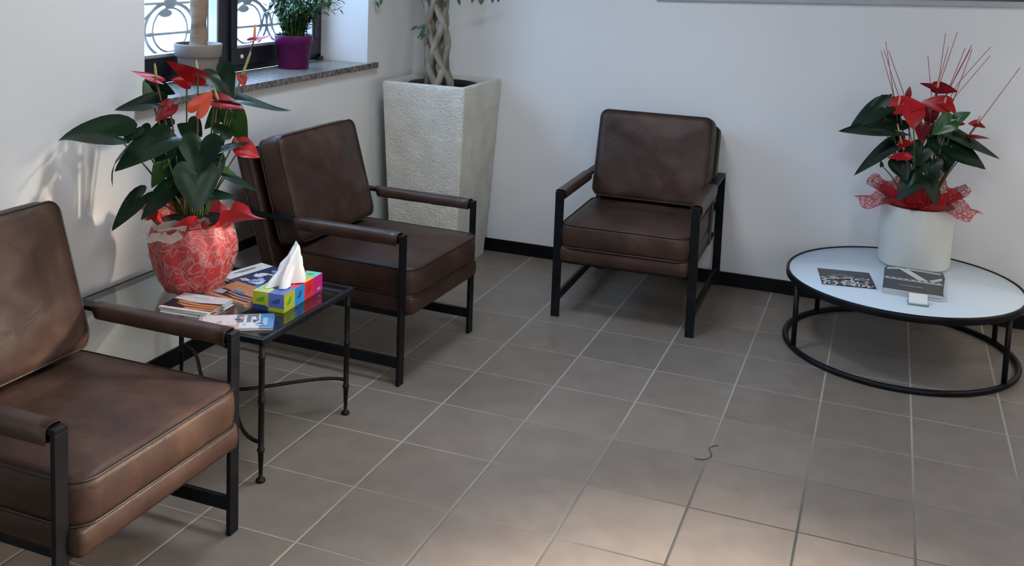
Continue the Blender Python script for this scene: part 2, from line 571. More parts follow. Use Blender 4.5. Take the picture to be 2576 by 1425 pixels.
def tile_mat():
    m = mat('brown_grey_floor_tile', rough=0.4, spec=0.22)
    b = m.node_tree.nodes['Principled BSDF']
    t = nd(m, 'ShaderNodeTexCoord')
    sp = nd(m, 'ShaderNodeSeparateXYZ')
    lk(m, t.outputs['Object'], sp.inputs[0])
    T = 0.33

    def math_(op, a, bb=None, c=None):
        x = nd(m, 'ShaderNodeMath', operation=op)
        for i, q in enumerate((a, bb, c)):
            if q is None:
                continue
            if isinstance(q, (int, float)):
                x.inputs[i].default_value = q
            else:
                lk(m, q, x.inputs[i])
        return x.outputs[0]
    ds = []
    for ax in ('X', 'Y'):
        s1 = math_('DIVIDE', sp.outputs[ax], T)
        s2 = math_('ADD', s1, 0.5)
        fr = math_('FRACT', s2)
        dd = math_('ABSOLUTE', math_('SUBTRACT', fr, 0.5))
        ds.append(math_('MULTIPLY', dd, T))                      # metres to the nearest joint
    nj = nd(m, 'ShaderNodeTexNoise')
    nj.inputs['Scale'].default_value = 60
    lk(m, t.outputs['Object'], nj.inputs['Vector'])
    jit = math_('MULTIPLY', math_('SUBTRACT', nj.outputs['Fac'], 0.5), 0.0016)
    dmin = math_('ADD', math_('MINIMUM', math_('SUBTRACT', ds[0], 0.0008), math_('ADD', ds[1], 0.0004)), jit)
    gm = nd(m, 'ShaderNodeMapRange')
    gm.inputs['From Min'].default_value = 0.0024
    gm.inputs['From Max'].default_value = 0.0034
    gm.inputs['To Min'].default_value = 1.0
    gm.inputs['To Max'].default_value = 0.0
    lk(m, dmin, gm.inputs[0])
    # per-tile tone
    fx = math_('FLOOR', math_('DIVIDE', sp.outputs['X'], T))
    fy = math_('FLOOR', math_('DIVIDE', sp.outputs['Y'], T))
    cx = nd(m, 'ShaderNodeCombineXYZ')
    lk(m, fx, cx.inputs[0])
    lk(m, fy, cx.inputs[1])
    wn = nd(m, 'ShaderNodeTexWhiteNoise')
    lk(m, cx.outputs[0], wn.inputs['Vector'])
    n1 = nd(m, 'ShaderNodeTexNoise')
    n1.inputs['Scale'].default_value = 9
    n1.inputs['Detail'].default_value = 8
    n1.inputs['Roughness'].default_value = 0.6
    lk(m, t.outputs['Object'], n1.inputs['Vector'])
    r = nd(m, 'ShaderNodeValToRGB')
    r.color_ramp.elements[0].position = 0.3
    r.color_ramp.elements[1].position = 0.7
    r.color_ramp.elements[0].color = (0.172, 0.143, 0.121, 1)
    r.color_ramp.elements[1].color = (0.214, 0.180, 0.152, 1)
    lk(m, n1.outputs['Fac'], r.inputs[0])
    hs = nd(m, 'ShaderNodeHueSaturation')
    vv = nd(m, 'ShaderNodeMapRange')
    vv.inputs['To Min'].default_value = 0.93
    vv.inputs['To Max'].default_value = 1.06
    lk(m, wn.outputs['Value'], vv.inputs[0])
    lk(m, vv.outputs[0], hs.inputs['Value'])
    lk(m, r.outputs[0], hs.inputs['Color'])
    # grout: reflected sheen painted in as a paler colour far off, dark in the foreground
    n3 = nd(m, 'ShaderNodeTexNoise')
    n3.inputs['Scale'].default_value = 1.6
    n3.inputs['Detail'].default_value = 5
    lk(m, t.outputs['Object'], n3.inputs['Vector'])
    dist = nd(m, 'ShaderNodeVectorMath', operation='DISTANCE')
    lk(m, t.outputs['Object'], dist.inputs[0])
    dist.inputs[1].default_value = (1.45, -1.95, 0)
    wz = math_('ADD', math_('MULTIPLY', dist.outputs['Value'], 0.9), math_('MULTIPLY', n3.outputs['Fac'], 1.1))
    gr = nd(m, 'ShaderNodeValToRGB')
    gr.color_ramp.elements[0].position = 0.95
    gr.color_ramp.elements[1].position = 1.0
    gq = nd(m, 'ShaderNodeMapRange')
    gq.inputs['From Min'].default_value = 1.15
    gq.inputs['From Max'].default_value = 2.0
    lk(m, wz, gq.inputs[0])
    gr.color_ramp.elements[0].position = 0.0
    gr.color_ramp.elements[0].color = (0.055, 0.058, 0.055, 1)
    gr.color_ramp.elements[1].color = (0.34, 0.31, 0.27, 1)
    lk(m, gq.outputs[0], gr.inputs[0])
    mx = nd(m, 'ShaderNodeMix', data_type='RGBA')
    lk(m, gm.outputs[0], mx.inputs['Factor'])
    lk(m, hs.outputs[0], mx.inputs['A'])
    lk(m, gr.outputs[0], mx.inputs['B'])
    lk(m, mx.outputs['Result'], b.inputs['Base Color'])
    rr = nd(m, 'ShaderNodeMapRange')
    rr.inputs['To Min'].default_value = 0.36
    rr.inputs['To Max'].default_value = 0.65
    lk(m, gm.outputs[0], rr.inputs[0])
    lk(m, rr.outputs[0], b.inputs['Roughness'])
    hh = nd(m, 'ShaderNodeMapRange')
    hh.inputs['From Min'].default_value = 0.0015
    hh.inputs['From Max'].default_value = 0.006
    lk(m, dmin, hh.inputs[0])
    h2 = math_('ADD', hh.outputs[0], math_('MULTIPLY', n1.outputs['Fac'], 0.35))
    bp = nd(m, 'ShaderNodeBump')
    bp.inputs['Strength'].default_value = 0.6
    bp.inputs['Distance'].default_value = 0.0022
    lk(m, h2, bp.inputs['Height'])
    lk(m, bp.outputs[0], b.inputs['Normal'])
    return m


tile = tile_mat()

# ------------------------------------------------------------------ the room
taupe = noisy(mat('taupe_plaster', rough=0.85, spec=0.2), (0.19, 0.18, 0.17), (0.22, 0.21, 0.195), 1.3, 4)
XL, YB = -1.117, 0.94
XR, YR, ZC = 3.1, -6.5, 2.85
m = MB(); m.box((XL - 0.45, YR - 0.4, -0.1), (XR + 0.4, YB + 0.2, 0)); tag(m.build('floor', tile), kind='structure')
m = MB(); m.box((XL - 0.45, YR - 0.4, ZC), (XR + 0.4, YB + 0.2, ZC + 0.1)); tag(m.build('ceiling', taupe), kind='structure')
m = MB(); m.box((XL - 0.45, YB, 0), (XR + 0.4, YB + 0.2, ZC)); tag(m.build('wall_back', plaster), kind='structure')
# left wall with the window recess
Y0, Y1, Z0, Z1 = -1.305, 0.391, 1.062, 2.38
m = MB()
m.box((XL - 0.45, YR - 0.4, 0), (XL, Y0, ZC))
m.box((XL - 0.45, Y1, 0), (XL, YB, ZC))
m.box((XL - 0.45, Y0, 0), (XL, Y1, Z0))
m.box((XL - 0.45, Y0, Z1), (XL, Y1, ZC))
tag(m.build('wall_left', plaster), kind='structure')
# right wall with a wide glazed opening towards the street
A0, A1, AT = -0.92, 0.82, 2.25
D0, D1 = -4.2, -2.4
m = MB()
m.box((XR, YR - 0.4, 0), (XR + 0.3, D0, ZC))
m.box((XR, D1, 0), (XR + 0.3, A0, ZC))
m.box((XR, A1, 0), (XR + 0.3, YB, ZC))
m.box((XR, A0, AT), (XR + 0.3, A1, ZC))
m.box((XR, A0, 0), (XR + 0.3, A1, 0.55))
m.box((XR, D0, AT), (XR + 0.3, D1, ZC))
m.box((XR, D0, 0), (XR + 0.3, D1, 0.55))
tag(m.build('wall_right', taupe), kind='structure')
B0, B1 = 0.2, 2.7
m = MB()
m.box((XL - 0.45, YR - 0.4, 0), (B0, YR, ZC))
m.box((B1, YR - 0.4, 0), (XR, YR, ZC))
m.box((B0, YR - 0.4, 2.5), (B1, YR, ZC))
m.box((B0, YR - 0.4, 0), (B1, YR, 1.45))
tag(m.build('wall_front', taupe), kind='structure')
for nm, a, b_ in (('baseboard_left', (XL, YR, 0), (XL + 0.012, YB - 0.012, 0.072)), ('baseboard_back', (XL, YB - 0.012, 0), (XR, YB, 0.072))):
    m = MB(); m.box(a, b_); tag(m.build(nm, black_base, bevel=0.002), kind='structure')

# ------------------------------------------------------------------ ceiling lamps
def emit(name, col, st_):
    m = mat(name, col, 0.5)
    b = m.node_tree.nodes['Principled BSDF']
    b.inputs['Emission Color'].default_value = (*col, 1)
    b.inputs['Emission Strength'].default_value = st_
    return m


cool = emit('cool_lamp_diffuser', (0.80, 0.89, 1.0), 28.0)
for (x, y, lab) in ((0.15, -1.2, 'square cool white ceiling panel lamp nearest the window corner'), (1.6, -3.2, 'square cool white ceiling panel lamp nearest the viewer')):
    lm = empty('ceiling_lamp', (x, y, ZC), label=lab, cat='ceiling lamp', group='ceiling panel lamps')
    m = MB(); m.box((-0.31, -0.31, -0.03), (-0.29, 0.31, 0)); m.box((0.29, -0.31, -0.03), (0.31, 0.31, 0)); m.box((-0.29, -0.31, -0.03), (0.29, -0.29, 0)); m.box((-0.29, 0.29, -0.03), (0.29, 0.31, 0))
    m.build('lamp_frame', mat('lamp_white', (0.7, 0.7, 0.7), 0.5), lm)
    m = MB(); m.box((-0.29, -0.29, -0.022), (0.29, 0.29, -0.015)); m.build('diffuser', cool, lm)
dl = empty('spot_lamp', (1.35, -2.35, ZC), label='small warm ceiling spot lamp over the open floor', cat='spot lamp')
m = MB(); m.lathe([(0.055, -0.06), (0.06, -0.06), (0.06, 0.0), (0.055, 0.0), (0.045, -0.03)], n=32, close=False); m.build('housing', mat('lamp_white'), dl)
sl = bpy.data.lights.new('spot_bulb', 'SPOT')
sl.energy = 640; sl.color = (1.0, 0.90, 0.80); sl.spot_size = R(50); sl.spot_blend = 1.0; sl.shadow_soft_size = 0.045
slo = bpy.data.objects.new('spot_bulb', sl); COL.objects.link(slo); slo.parent = dl; slo.location = (0, 0, -0.065)

# ------------------------------------------------------------------ the window
win = empty('window_1', (-1.42, -0.455, 1.09), kind='structure')


def wpart(m, name, mt, parent=win, **k):
    o = m.build(name, mt, parent, **k)
    if parent is win:
        o.location = (1.42, 0.455, -1.09)
    return o


FX0, FX1 = -1.47, -1.40
m = MB()
m.box((FX0, Y0, 1.092), (FX1, Y0 + 0.035, 2.38)); m.box((FX0, Y1 - 0.045, 1.092), (FX1, Y1, 2.38))
m.box((FX0, Y0, 2.33), (FX1, Y1, 2.38)); m.box((FX0, Y0, 1.092), (FX1, Y1, 1.125))
m.box((FX0, -0.47, 1.10), (FX1, -0.40, 2.35))
wpart(m, 'window_frame', dark_frame, bevel=0.003)
for (a, b_) in ((Y0 + 0.035, -0.455), (-0.415, Y1 - 0.045)):
    m = MB()
    x0, x1, w_ = -1.46, -1.385, 0.045
    m.box((x0, a, 1.125), (x1, b_, 1.205)); m.box((x0, a, 2.26), (x1, b_, 2.33))
    m.box((x0, a, 1.205), (x1, a + w_, 2.26)); m.box((x0, b_ - w_, 1.205), (x1, b_, 2.26))
    s_ = wpart(m, 'sash', dark_frame, bevel=0.003)
    m = MB()
    e = 0.012
    m.box((-1.425, a + w_, 1.205), (-1.392, b_ - w_, 1.205 + e)); m.box((-1.425, a + w_, 2.26 - e), (-1.392, b_ - w_, 2.26))
    m.box((-1.44, a + w_, 1.205 + e), (-1.395, a + w_ + e, 2.26 - e)); m.box((-1.44, b_ - w_ - e, 1.205 + e), (-1.395, b_ - w_, 2.26 - e))
    tag(m.build('glazing_bead', alu, s_), 'pale aluminium bead around the pane')
    m = MB()
    m.box((-1.430, a + w_, 1.205), (-1.424, b_ - w_, 2.26))
    m.build('pane', wglass, s_)
m = MB(); m.lathe([(0.010, 0), (0.010, 0.006), (0.004, 0.010)], n=16)
o = wpart(m, 'screw_cap', mat('white_plastic', (0.75, 0.75, 0.75), 0.4))
o.location = Vector((1.42, 0.455, -1.09)) + Vector((-1.385, -0.34, 1.165))
o.rotation_euler = (0, R(90), 0)
m = MB(); m.box((-1.40, 0.335, 1.092), (-1.375, 0.375, 1.112)); wpart(m, 'frame_foot', dark_frame)
# right and rear openings behind the viewer are plain glazed windows
for i, (a, b_, ax) in enumerate((((XR + 0.10, A0, 0.55), (XR + 0.16, A1, AT), 'y'), ((XR + 0.10, D0, 0.55), (XR + 0.16, D1, AT), 'y'), ((B0, YR - 0.2, 1.45), (B1, YR - 0.14, 2.5), 'x'))):
    w2 = empty('window_%d' % (i + 2), ((a[0] + b_[0]) / 2, (a[1] + b_[1]) / 2, a[2]), kind='structure')
    m = MB()
    t_ = 0.06
    if ax == 'y':
        m.box((a[0], a[1], a[2]), (b_[0], a[1] + t_, b_[2])); m.box((a[0], b_[1] - t_, a[2]), (b_[0], b_[1], b_[2]))
        m.box((a[0], a[1], a[2]), (b_[0], b_[1], a[2] + t_)); m.box((a[0], a[1], b_[2] - t_), b_)
        pass
    else:
        m.box((a[0], a[1], a[2]), (a[0] + t_, b_[1], b_[2])); m.box((b_[0] - t_, a[1], a[2]), b_)
        m.box((a[0], a[1], a[2]), (b_[0], b_[1], a[2] + t_)); m.box((a[0], a[1], b_[2] - t_), b_)
        m.box((1.41, a[1], a[2]), (1.49, b_[1], b_[2]))
    o = m.build('window_frame', dark_frame, w2); o.location = -w2.location

# sill of stone
m = MB()
m.box((-1.40, Y0, 1.062), (XL, Y1, 1.092))
m.box((XL - 0.002, Y0 - 0.05, 1.062), (-1.088, 0.468, 1.092))
for i in range(len(m.f)):
    pts = [Vector(m.v[q]) for q in m.f[i]]
    nrm = (pts[1] - pts[0]).cross(pts[2] - pts[0])
    if abs(nrm.normalized().z) < 0.5:
        m.m[i] = 1
tag(m.build('window_sill', [granite, granite_raw], bevel=0.0015), 'speckled grey granite window sill below the black window', 'window sill')

# wrought iron grille outside
gx = -1.53
g = empty('window_grille', (gx, -0.455, 1.10), label='grey ornate iron grille outside the window, with oval rings and scrolls', cat='grille')


def gpart(pts, r, name='bar', closed=False):
    m = MB(); m.tube([(x - gx, y + 0.455, z - 1.10) for x, y, z in pts], r, 8, closed)
    return m.build(name, grille_m, g)


for z in (1.125, 1.285, 1.42, 1.80, 2.2):
    gpart([(gx, Y0 + 0.005, z), (gx, Y1 - 0.005, z)], 0.0065)
for y in (-1.25, -0.38, -0.28, 0.36):
    gpart([(gx, y, 1.09), (gx, y, 2.37)], 0.008)
cy_ = -0.665
for yy in (cy_ - 0.43, cy_, cy_ + 0.43 + 0.14, cy_ + 0.9):
    for (ry, rz_, rr) in ((0.165, 0.12, 0.007), (0.115, 0.098, 0.005)):
        gpart([(gx, yy + ry * math.cos(t * PI / 20), 1.30 + rz_ * math.sin(t * PI / 20)) for t in range(40)], rr, 'ring', True)
    m = MB(); m.ellipsoid((0, yy + 0.455, 1.425 - 1.10), (0.012, 0.045, 0.032)); m.build('rosette', grille_m, g)
    m = MB(); m.ellipsoid((0, yy - 0.03 + 0.455, 1.375 - 1.10), (0.010, 0.045, 0.018)); m.build('leaf_ornament', grille_m, g)
    for sgn in (-1, 1):
        gpart([(gx, yy + sgn * 0.16, 1.10), (gx, yy + sgn * 0.145, 1.16), (gx, yy + sgn * 0.10, 1.19), (gx, yy, 1.185)], 0.010, 'scroll')
        gpart([(gx, yy + sgn * 0.02, 1.43), (gx, yy + sgn * 0.10, 1.40), (gx, yy + sgn * 0.19, 1.34), (gx, yy + sgn * 0.22, 1.26)], 0.007, 'scroll')
        m = MB(); m.ellipsoid((0, yy + sgn * 0.13 + 0.455, 1.285 - 1.10), (0.008, 0.028, 0.010)); m.build('leaf_ornament', grille_m, g)

# picture frame on the back wall, hung slightly tilted
pf = empty('picture_frame', (0.30, 0.94, 1.482), label='large picture with pale grey frame hanging high on the back wall', cat='picture')
pf.rotation_euler = (0, R(-1.72), 0)
m = MB()
m.box((0, -0.022, 0), (2.4, 0, 0.028)); m.box((0, -0.022, 0.80), (2.4, 0, 0.828)); m.box((0, -0.022, 0.028), (0.028, 0, 0.80)); m.box((2.372, -0.022, 0.028), (2.4, 0, 0.80))
m.build('frame', noisy(mat('pale_grey_frame', rough=0.4), (0.30, 0.33, 0.35), (0.36, 0.39, 0.41), 5, 2), pf, bevel=0.003)
m = MB(); m.box((0.028, -0.010, 0.028), (2.372, -0.002, 0.80))
m.build('canvas', noisy(mat('dark_picture_print', rough=0.2), (0.02, 0.025, 0.03), (0.14, 0.13, 0.12), 3, 3), pf)


# ------------------------------------------------------------------ armchairs
def make_armchair():
    root = empty('armchair')
    HW, D, H, T, BW = 0.3375, 0.83, 0.60, 0.014, 0.040
    for s in (-1, 1):
        x0, x1 = (s * HW, s * (HW - BW)) if s < 0 else (s * (HW - BW), s * HW)
        x0, x1 = min(x0, x1), max(x0, x1)
        for (ya, yb) in ((0, T), (D - T, D)):
            m = MB(); m.box((x0, ya, 0.0), (x1, yb, H - T)); m.build('leg', metal, root, bevel=0.0015)
        m = MB(); m.box((x0, 0, H - T), (x1, D, H))
        arm = m.build('armrest', metal, root, bevel=0.0015)
        # leather sleeve wrapped round the bar, its edge hanging on the inner side
        m = MB(); m.smooth = True
        cx = (x0 + x1) / 2
        sec = [(-0.026, 0.562), (-0.0265, 0.590), (-0.024, 0.6025), (-0.016, 0.607), (0.0, 0.6085), (0.016, 0.607), (0.024, 0.6025), (0.0265, 0.590), (0.0265, 0.572), (0.022, 0.5655), (0.0, 0.5645), (-0.020, 0.566),
               (-0.0205, 0.5685), (0.0, 0.568), (0.020, 0.569), (0.0235, 0.574), (0.0235, 0.590), (0.0215, 0.600), (0.015, 0.604), (0, 0.6055), (-0.015, 0.604), (-0.0215, 0.600), (-0.0235, 0.590), (-0.0235, 0.562)]
        ny = 14
        k = len(sec)
        for i in range(ny + 1):
            y = 0.022 + (0.495 - 0.022) * i / ny
            for j, (a, z) in enumerate(sec):
                w = 0.0012 * noise.noise(Vector((y * 20, a * 40, s * 3)))
                dy = 0
                if i == ny:
                    dy = (z - 0.60) * 0.5
                m.v.append((cx - s * a * 1.0, y + dy, z + w))
        for i in range(ny):
            for j in range(k):
                m.face((i * k + j, i * k + (j + 1) % k, (i + 1) * k + (j + 1) % k, (i + 1) * k + j), True)
        m.face(list(range(k)), False); m.face([ny * k + j for j in range(k)], False)
        m.build('leather_sleeve', arm_leather, arm)
        m = MB(); m.box((x0 + 0.012, T, 0.068), (x1 - 0.012, D - T, 0.108)); m.build('side_rail', metal, root, bevel=0.0015)
    m = MB()
    for (ya, yb) in ((0.012, 0.03), (D - 0.20, D - 0.182)):
        m.box((-HW + BW, ya, 0.262), (HW - BW, yb, 0.282))
    for s in (-1, 1):
        m.box((s * 0.285 - 0.01, 0.012, 0.262), (s * 0.285 + 0.01, D - 0.014, 0.282))
    m.build('seat_frame', metal, root, bevel=0.0015)
    IW = 0.588
    b, pp = cushion(IW, 0.665, 0.066, 0.0, 0.014, 0.006, 3, 0.004)
    o = b.build('seat_base', leather, root, loc=(0, 0.305, 0.281))
    m = MB(); m.box((-0.27, 0.02, 0.268), (0.27, 0.61, 0.2805)); m.build('under_cloth', lining, root)
    b, pp = cushion(IW + 0.004, 0.60, 0.110, 0.018, 0.055, 0.008, 11, 0.006)
    o = b.build('seat_cushion', leather, root, loc=(0, 0.268, 0.349))
    pp.build('piping', piping_m, o)
    # the back: thin upholstered panel, then the loose cushion leaning on it
    tilt = R(-16.5)
    b, pp = cushion(IW + 0.010, 0.60, 0.056, 0.0, 0.022, 0.004, 21, 0.004)
    o = b.build('back_panel', leather, root, loc=(0, 0.724, 0.545))
    o.rotation_euler = (R(90) + tilt, 0, 0)
    pp.build('piping', piping_m, o)
    b, pp = cushion(0.575, 0.440, 0.105, 0.022, 0.040, 0.010, 31, 0.012, bottom=0.008)
    o = b.build('back_cushion', leather, root, loc=(0, 0.653, 0.672))
    o.rotation_euler = (R(90) + tilt, 0, 0)
    pp.build('piping', piping_m, o)
    m = MB()
    for s in (-1, 1):
        m.tube([(s * 0.27, 0.645, 0.285), (s * 0.27, 0.80, 0.79)], 0.010, 8)
    m.box((-0.30, D - 0.012, 0.40), (0.30, D - 0.002, 0.44))
    m.build('back_frame', metal, root)
    return root


CH = make_armchair()
GRP = 'brown leather armchairs with black steel frames'
chairs = [((0.401, 0.090), 1.4, 'brown leather armchair facing the viewer, standing against the back wall'),
          ((-0.203, -0.598), 88.0, 'brown leather armchair between the glass side table and the tall cement planter'),
          ((-0.186, -2.332), 90.0, 'nearest brown leather armchair, cut off by the left edge of the photo')]
for i, ((x, y), a, lab) in enumerate(chairs):
    o = CH if i == 0 else copy_tree(CH)
    o.location = (x, y, 0)
    o.rotation_euler = (0, 0, R(a))
    tag(o, lab, 'armchair', GRP)

# ------------------------------------------------------------------ glass side table
TX0, TX1, TY0, TY1, TZ = -1.035, -0.272, -1.757, -1.190, 0.470
st = empty('side_table', ((TX0 + TX1) / 2, (TY0 + TY1) / 2, 0), label='rectangular glass-topped side table with thin black iron legs', cat='side table')
OX, OY = st.location.x, st.location.y


def sp_(m, name, mt, parent=st, **k):
    m.v = [(x - OX, y - OY, z) for x, y, z in m.v]
    return m.build(name, mt, parent, **k)


m = MB(); f = 0.016
m.box((TX0, TY0, TZ - 0.018), (TX1, TY0 + f, TZ)); m.box((TX0, TY1 - f, TZ - 0.018), (TX1, TY1, TZ))
m.box((TX0, TY0 + f, TZ - 0.018), (TX0 + f, TY1 - f, TZ)); m.box((TX1 - f, TY0 + f, TZ - 0.018), (TX1, TY1 - f, TZ))
m.box((TX0 + f, TY0 + f, TZ - 0.018), (TX1 - f, TY0 + f + 0.008, TZ - 0.009)); m.box((TX0 + f, TY1 - f - 0.008, TZ - 0.018), (TX1 - f, TY1 - f, TZ - 0.009))
m.box((TX0 + f, TY0 + f, TZ - 0.018), (TX0 + f + 0.008, TY1 - f, TZ - 0.009)); m.box((TX1 - f - 0.008, TY0 + f, TZ - 0.018), (TX1 - f, TY1 - f, TZ - 0.009))
sp_(m, 'top_frame', metal, bevel=0.002)
m = MB(); m.box((TX0 + f + 0.001, TY0 + f + 0.001, TZ - 0.008), (TX1 - f - 0.001, TY1 - f - 0.001, TZ + 0.001))
sp_(m, 'glass_top', tglass)
lx = (TX0 + 0.02, TX1 - 0.012)
ly = (TY0 + 0.012, TY1 - 0.03)
for x in lx:
    for y in ly:
        m = MB()
        prof = [(0.013, 0), (0.016, 0.004), (0.014, 0.010), (0.006, 0.016), (0.0065, 0.03), (0.0095, 0.10), (0.0125, 0.103), (0.0125, 0.108), (0.0095, 0.112), (0.0095, 0.262), (0.0122, 0.265), (0.0122, 0.270), (0.0095, 0.274),
                (0.0095, 0.405), (0.0115, 0.408), (0.0115, 0.412), (0.0095, 0.415), (0.0095, TZ - 0.018)]
        m.lathe(prof, (x, y, 0), 14)
        sp_(m, 'leg', iron)
for sgn, yy in ((-1, ly[0]), (1, ly[1])):
    mid = (ly[0] + ly[1]) / 2
    pts = []
    for i in range(25):
        t = i / 24
        pts.append((lx[0] + (lx[1] - lx[0]) * t, yy + (mid + sgn * 0.006 - yy) * (0.5 - 0.5 * math.cos(2 * PI * t)), 0.130))
    m = MB(); m.tube(pts, 0.0065, 8); sp_(m, 'curved_stretcher', iron)

# ------------------------------------------------------------------ round coffee table
RC = Vector((1.60, 0.385, 0)); RZ = 0.325
ct = empty('coffee_table', RC, label='low round coffee table with white top and black ring base', cat='coffee table')
m = MB(); m.lathe([(0.0, 0.302), (0.484, 0.302), (0.488, 0.306), (0.488, 0.321), (0.485, 0.3245), (0.0, 0.3245)], n=96, close=False)
m.build('tabletop', white_top, ct)
m = MB(); m.lathe([(0.487, 0.297), (0.497, 0.297), (0.500, 0.300), (0.500, 0.324), (0.497, 0.328), (0.491, 0.328), (0.488, 0.325), (0.487, 0.297)], n=96, close=False)
m.build('top_ring', metal, ct)
m = MB(); m.tube([(0.487 * math.cos(t * PI / 48), 0.487 * math.sin(t * PI / 48), 0.0125) for t in range(96)], 0.0125, 12, True)
m.build('base_ring', metal, ct)
for (x, y) in ((1.197, 0.182), (1.232, 0.695), (2.003, 0.124), (2.037, 0.655)):
    d = (Vector((x, y, 0)) - RC); d.length = 0.484
    m = MB(); m.tube([(d.x, d.y, 0.018), (d.x, d.y, 0.300)], 0.0115, 12); m.build('leg', metal, ct)

# ------------------------------------------------------------------ tall planter with a braided ficus
pl = empty('tall_planter', (-0.797, 0.668, 0), label='tall tapered square cement planter holding the braided tree in the corner', cat='planter')
HWX, HWY = 0.241, 0.258
m = MB()
rows = [(0.80, 0.0), (0.985, 0.93), (1.0, 0.975), (1.0, 0.992), (0.985, 1.0), (0.90, 1.0), (0.88, 0.985), (0.86, 0.93)]
cc = rrect(2, 2, 0.05, 4)
vs = []
for i, (s, z) in enumerate(rows):
    for (x, y) in cc:
        vs.append((x * HWX * s, y * HWY * s - (1 - s) * 0.0, z))
k = len(cc)
m.v = vs
for i in range(len(rows) - 1):
    for j in range(k):
        m.face((i * k + j, i * k + (j + 1) % k, (i + 1) * k + (j + 1) % k, (i + 1) * k + j), False)
m.face(list(range(k))[::-1], False)
m.build('planter_body', cement, pl)
m = MB(); m.box((-HWX * 0.87, -HWY * 0.87, 0.90), (HWX * 0.87, HWY * 0.87, 0.955)); m.build('soil', soil, pl)
m = MB(); m.lathe([(0.185, 0.956), (0.19, 0.982), (0.183, 0.982), (0.178, 0.956)], n=40, close=False); m.build('inner_pot_rim', mat('black_plastic', (0.01, 0.01, 0.012), 0.4), pl)

fc = empty('braided_ficus', (-0.825, 0.67, 0.955), label='braided ficus tree with woven grey trunk growing in the cement planter', cat='tree')
m = MB()
random.seed(5)
for sgn in (1, -1):
    for q in range(4):
        pts, rs = [], []
        for i in range(46):
            t = i / 45
            z = -0.03 + t * 1.05
            th = sgn * (t * 7.4 + 0.15 * math.sin(9 * t + q)) + q * PI / 2 + (0.4 if sgn < 0 else 0)
            rad = (0.056 + 0.006 * math.sin(14 * t + q * 2)) + 0.005 * math.sin(4 * th * sgn)
            rad *= (1 + 0.18 * max(0, 0.12 - t) / 0.12)
            lean = -0.060 * t
            pts.append((lean + rad * math.cos(th), rad * math.sin(th) * 0.9, z))
            rs.append(0.0185 + 0.003 * noise.noise(Vector((t * 12, q, sgn))) - 0.002 * t)
        m.tube(pts, rs, 9)
m.build('braided_trunk', bark, fc)


def small_leaf(m, p, d, L, w, up=Vector((0, 0, 1))):
    d = d.normalized()
    s = d.cross(up)
    if s.length < 1e-4:
        s = Vector((1, 0, 0))
    s.normalize()
    n = s.cross(d)
    v0 = p
    pts = [v0, p + d * L * 0.35 + s * w - n * 0.1 * w, p + d * L * 0.35 + n * w * 0.25 * -1, p + d * L * 0.35 - s * w - n * 0.1 * w,
           p + d * L * 0.75 + s * w * 0.6 - n * w * 0.3, p + d * L * 0.75 - n * w * 0.5, p + d * L * 0.75 - s * w * 0.6 - n * w * 0.3, p + d * L - n * w * 0.9]
    m.add(pts, ((0, 1, 2), (0, 2, 3), (1, 4, 5, 2), (2, 5, 6, 3), (4, 7, 5), (5, 7, 6)), True)


m = MB(); mb = MB()
rnd = random.Random(8)
for i in range(34):                                       # crown above the frame of the photo
    a = rnd.uniform(0, 2 * PI)
    e = rnd.uniform(-0.2, 1.2)
    L = rnd.uniform(0.25, 0.5)
    d = Vector((math.cos(a) * math.cos(e), math.sin(a) * math.cos(e), math.sin(e)))
    p0 = Vector((-0.055, 0, 0.95))
    pts = [p0 + d * L * t + Vector((0, 0, -0.22 * t * t * L)) for t in (0, 0.25, 0.5, 0.75, 1.0)]
    pts = [Vector((max(-0.24, min(0.5, p.x)), max(-0.55, min(0.22, p.y)), p.z)) for p in pts]
    mb.tube(pts, [0.008, 0.006, 0.005, 0.004, 0.002], 6)
    for q in range(26):
        t = rnd.uniform(0.3, 1.0)
        j = min(3, int(t * 4))
        p = pts[j].lerp(pts[j + 1], t * 4 - j) if j < 4 else pts[4]
        dd = Vector((rnd.uniform(-1, 1), rnd.uniform(-1, 1), rnd.uniform(-0.9, 0.25)))
        if p.x < -0.2 and dd.x < 0: dd.x *= -1
        if p.y > 0.17 and dd.y > 0: dd.y *= -1
        small_leaf(m, p, dd, rnd.uniform(0.05, 0.08), 0.013)
# the few leaves hanging into view, and the sprig low on the trunk
loc = fc.location
for (u, v, du, dv, off) in ((1152, -6, 1157, 12, 0), (1190, -6, 1187, 6, 0), (1205, -8, 1210, 11, 0), (1215, -6, 1212, 9, 0), (1240, -6, 1238, 6, 0), (1252, -8, 1254, 4, 0), (945, 2, 953, 18, 0.1), (960, -4, 957, 12, 0.1),
                       (1072, 60, 1050, 72, 0.07), (1052, 64, 1034, 75, 0.07), (1070, 72, 1056, 86, 0.07), (1068, 80, 1050, 95, 0.07), (1072, 84, 1058, 99, 0.07), (1070, 66, 1060, 80, 0.07), (1102, -4, 1094, 6, 0.06), (1118, -6, 1124, 5, 0.06)):
    p = at(u, v, loc.x, loc.y, off) - loc
    q = at(du, dv, loc.x, loc.y, off + 0.01) - loc
    small_leaf(m, p, q - p, (q - p).length * 1.1, 0.010, Vector((0.3, -1, 0.4)))
    if v < 10:                                            # the twig it hangs from
        mid_ = p + Vector((0, 0, 0.10))
        mb.tube([p, mid_, mid_.lerp(Vector((-0.055, 0, 0.80)), 0.6), Vector((-0.055, 0, 0.85))], [0.0012, 0.0018, 0.003, 0.005], 5)
m.build('foliage', leaf_ficus, fc)
p = at(1075, 64, loc.x, loc.y, 0.06) - loc
mb.tube([Vector((-0.03, -0.03, 0.22)), p, at(1052, 64, loc.x, loc.y, 0.07) - loc], [0.004, 0.003, 0.0015], 6)
mb.build('branches', bark, fc)

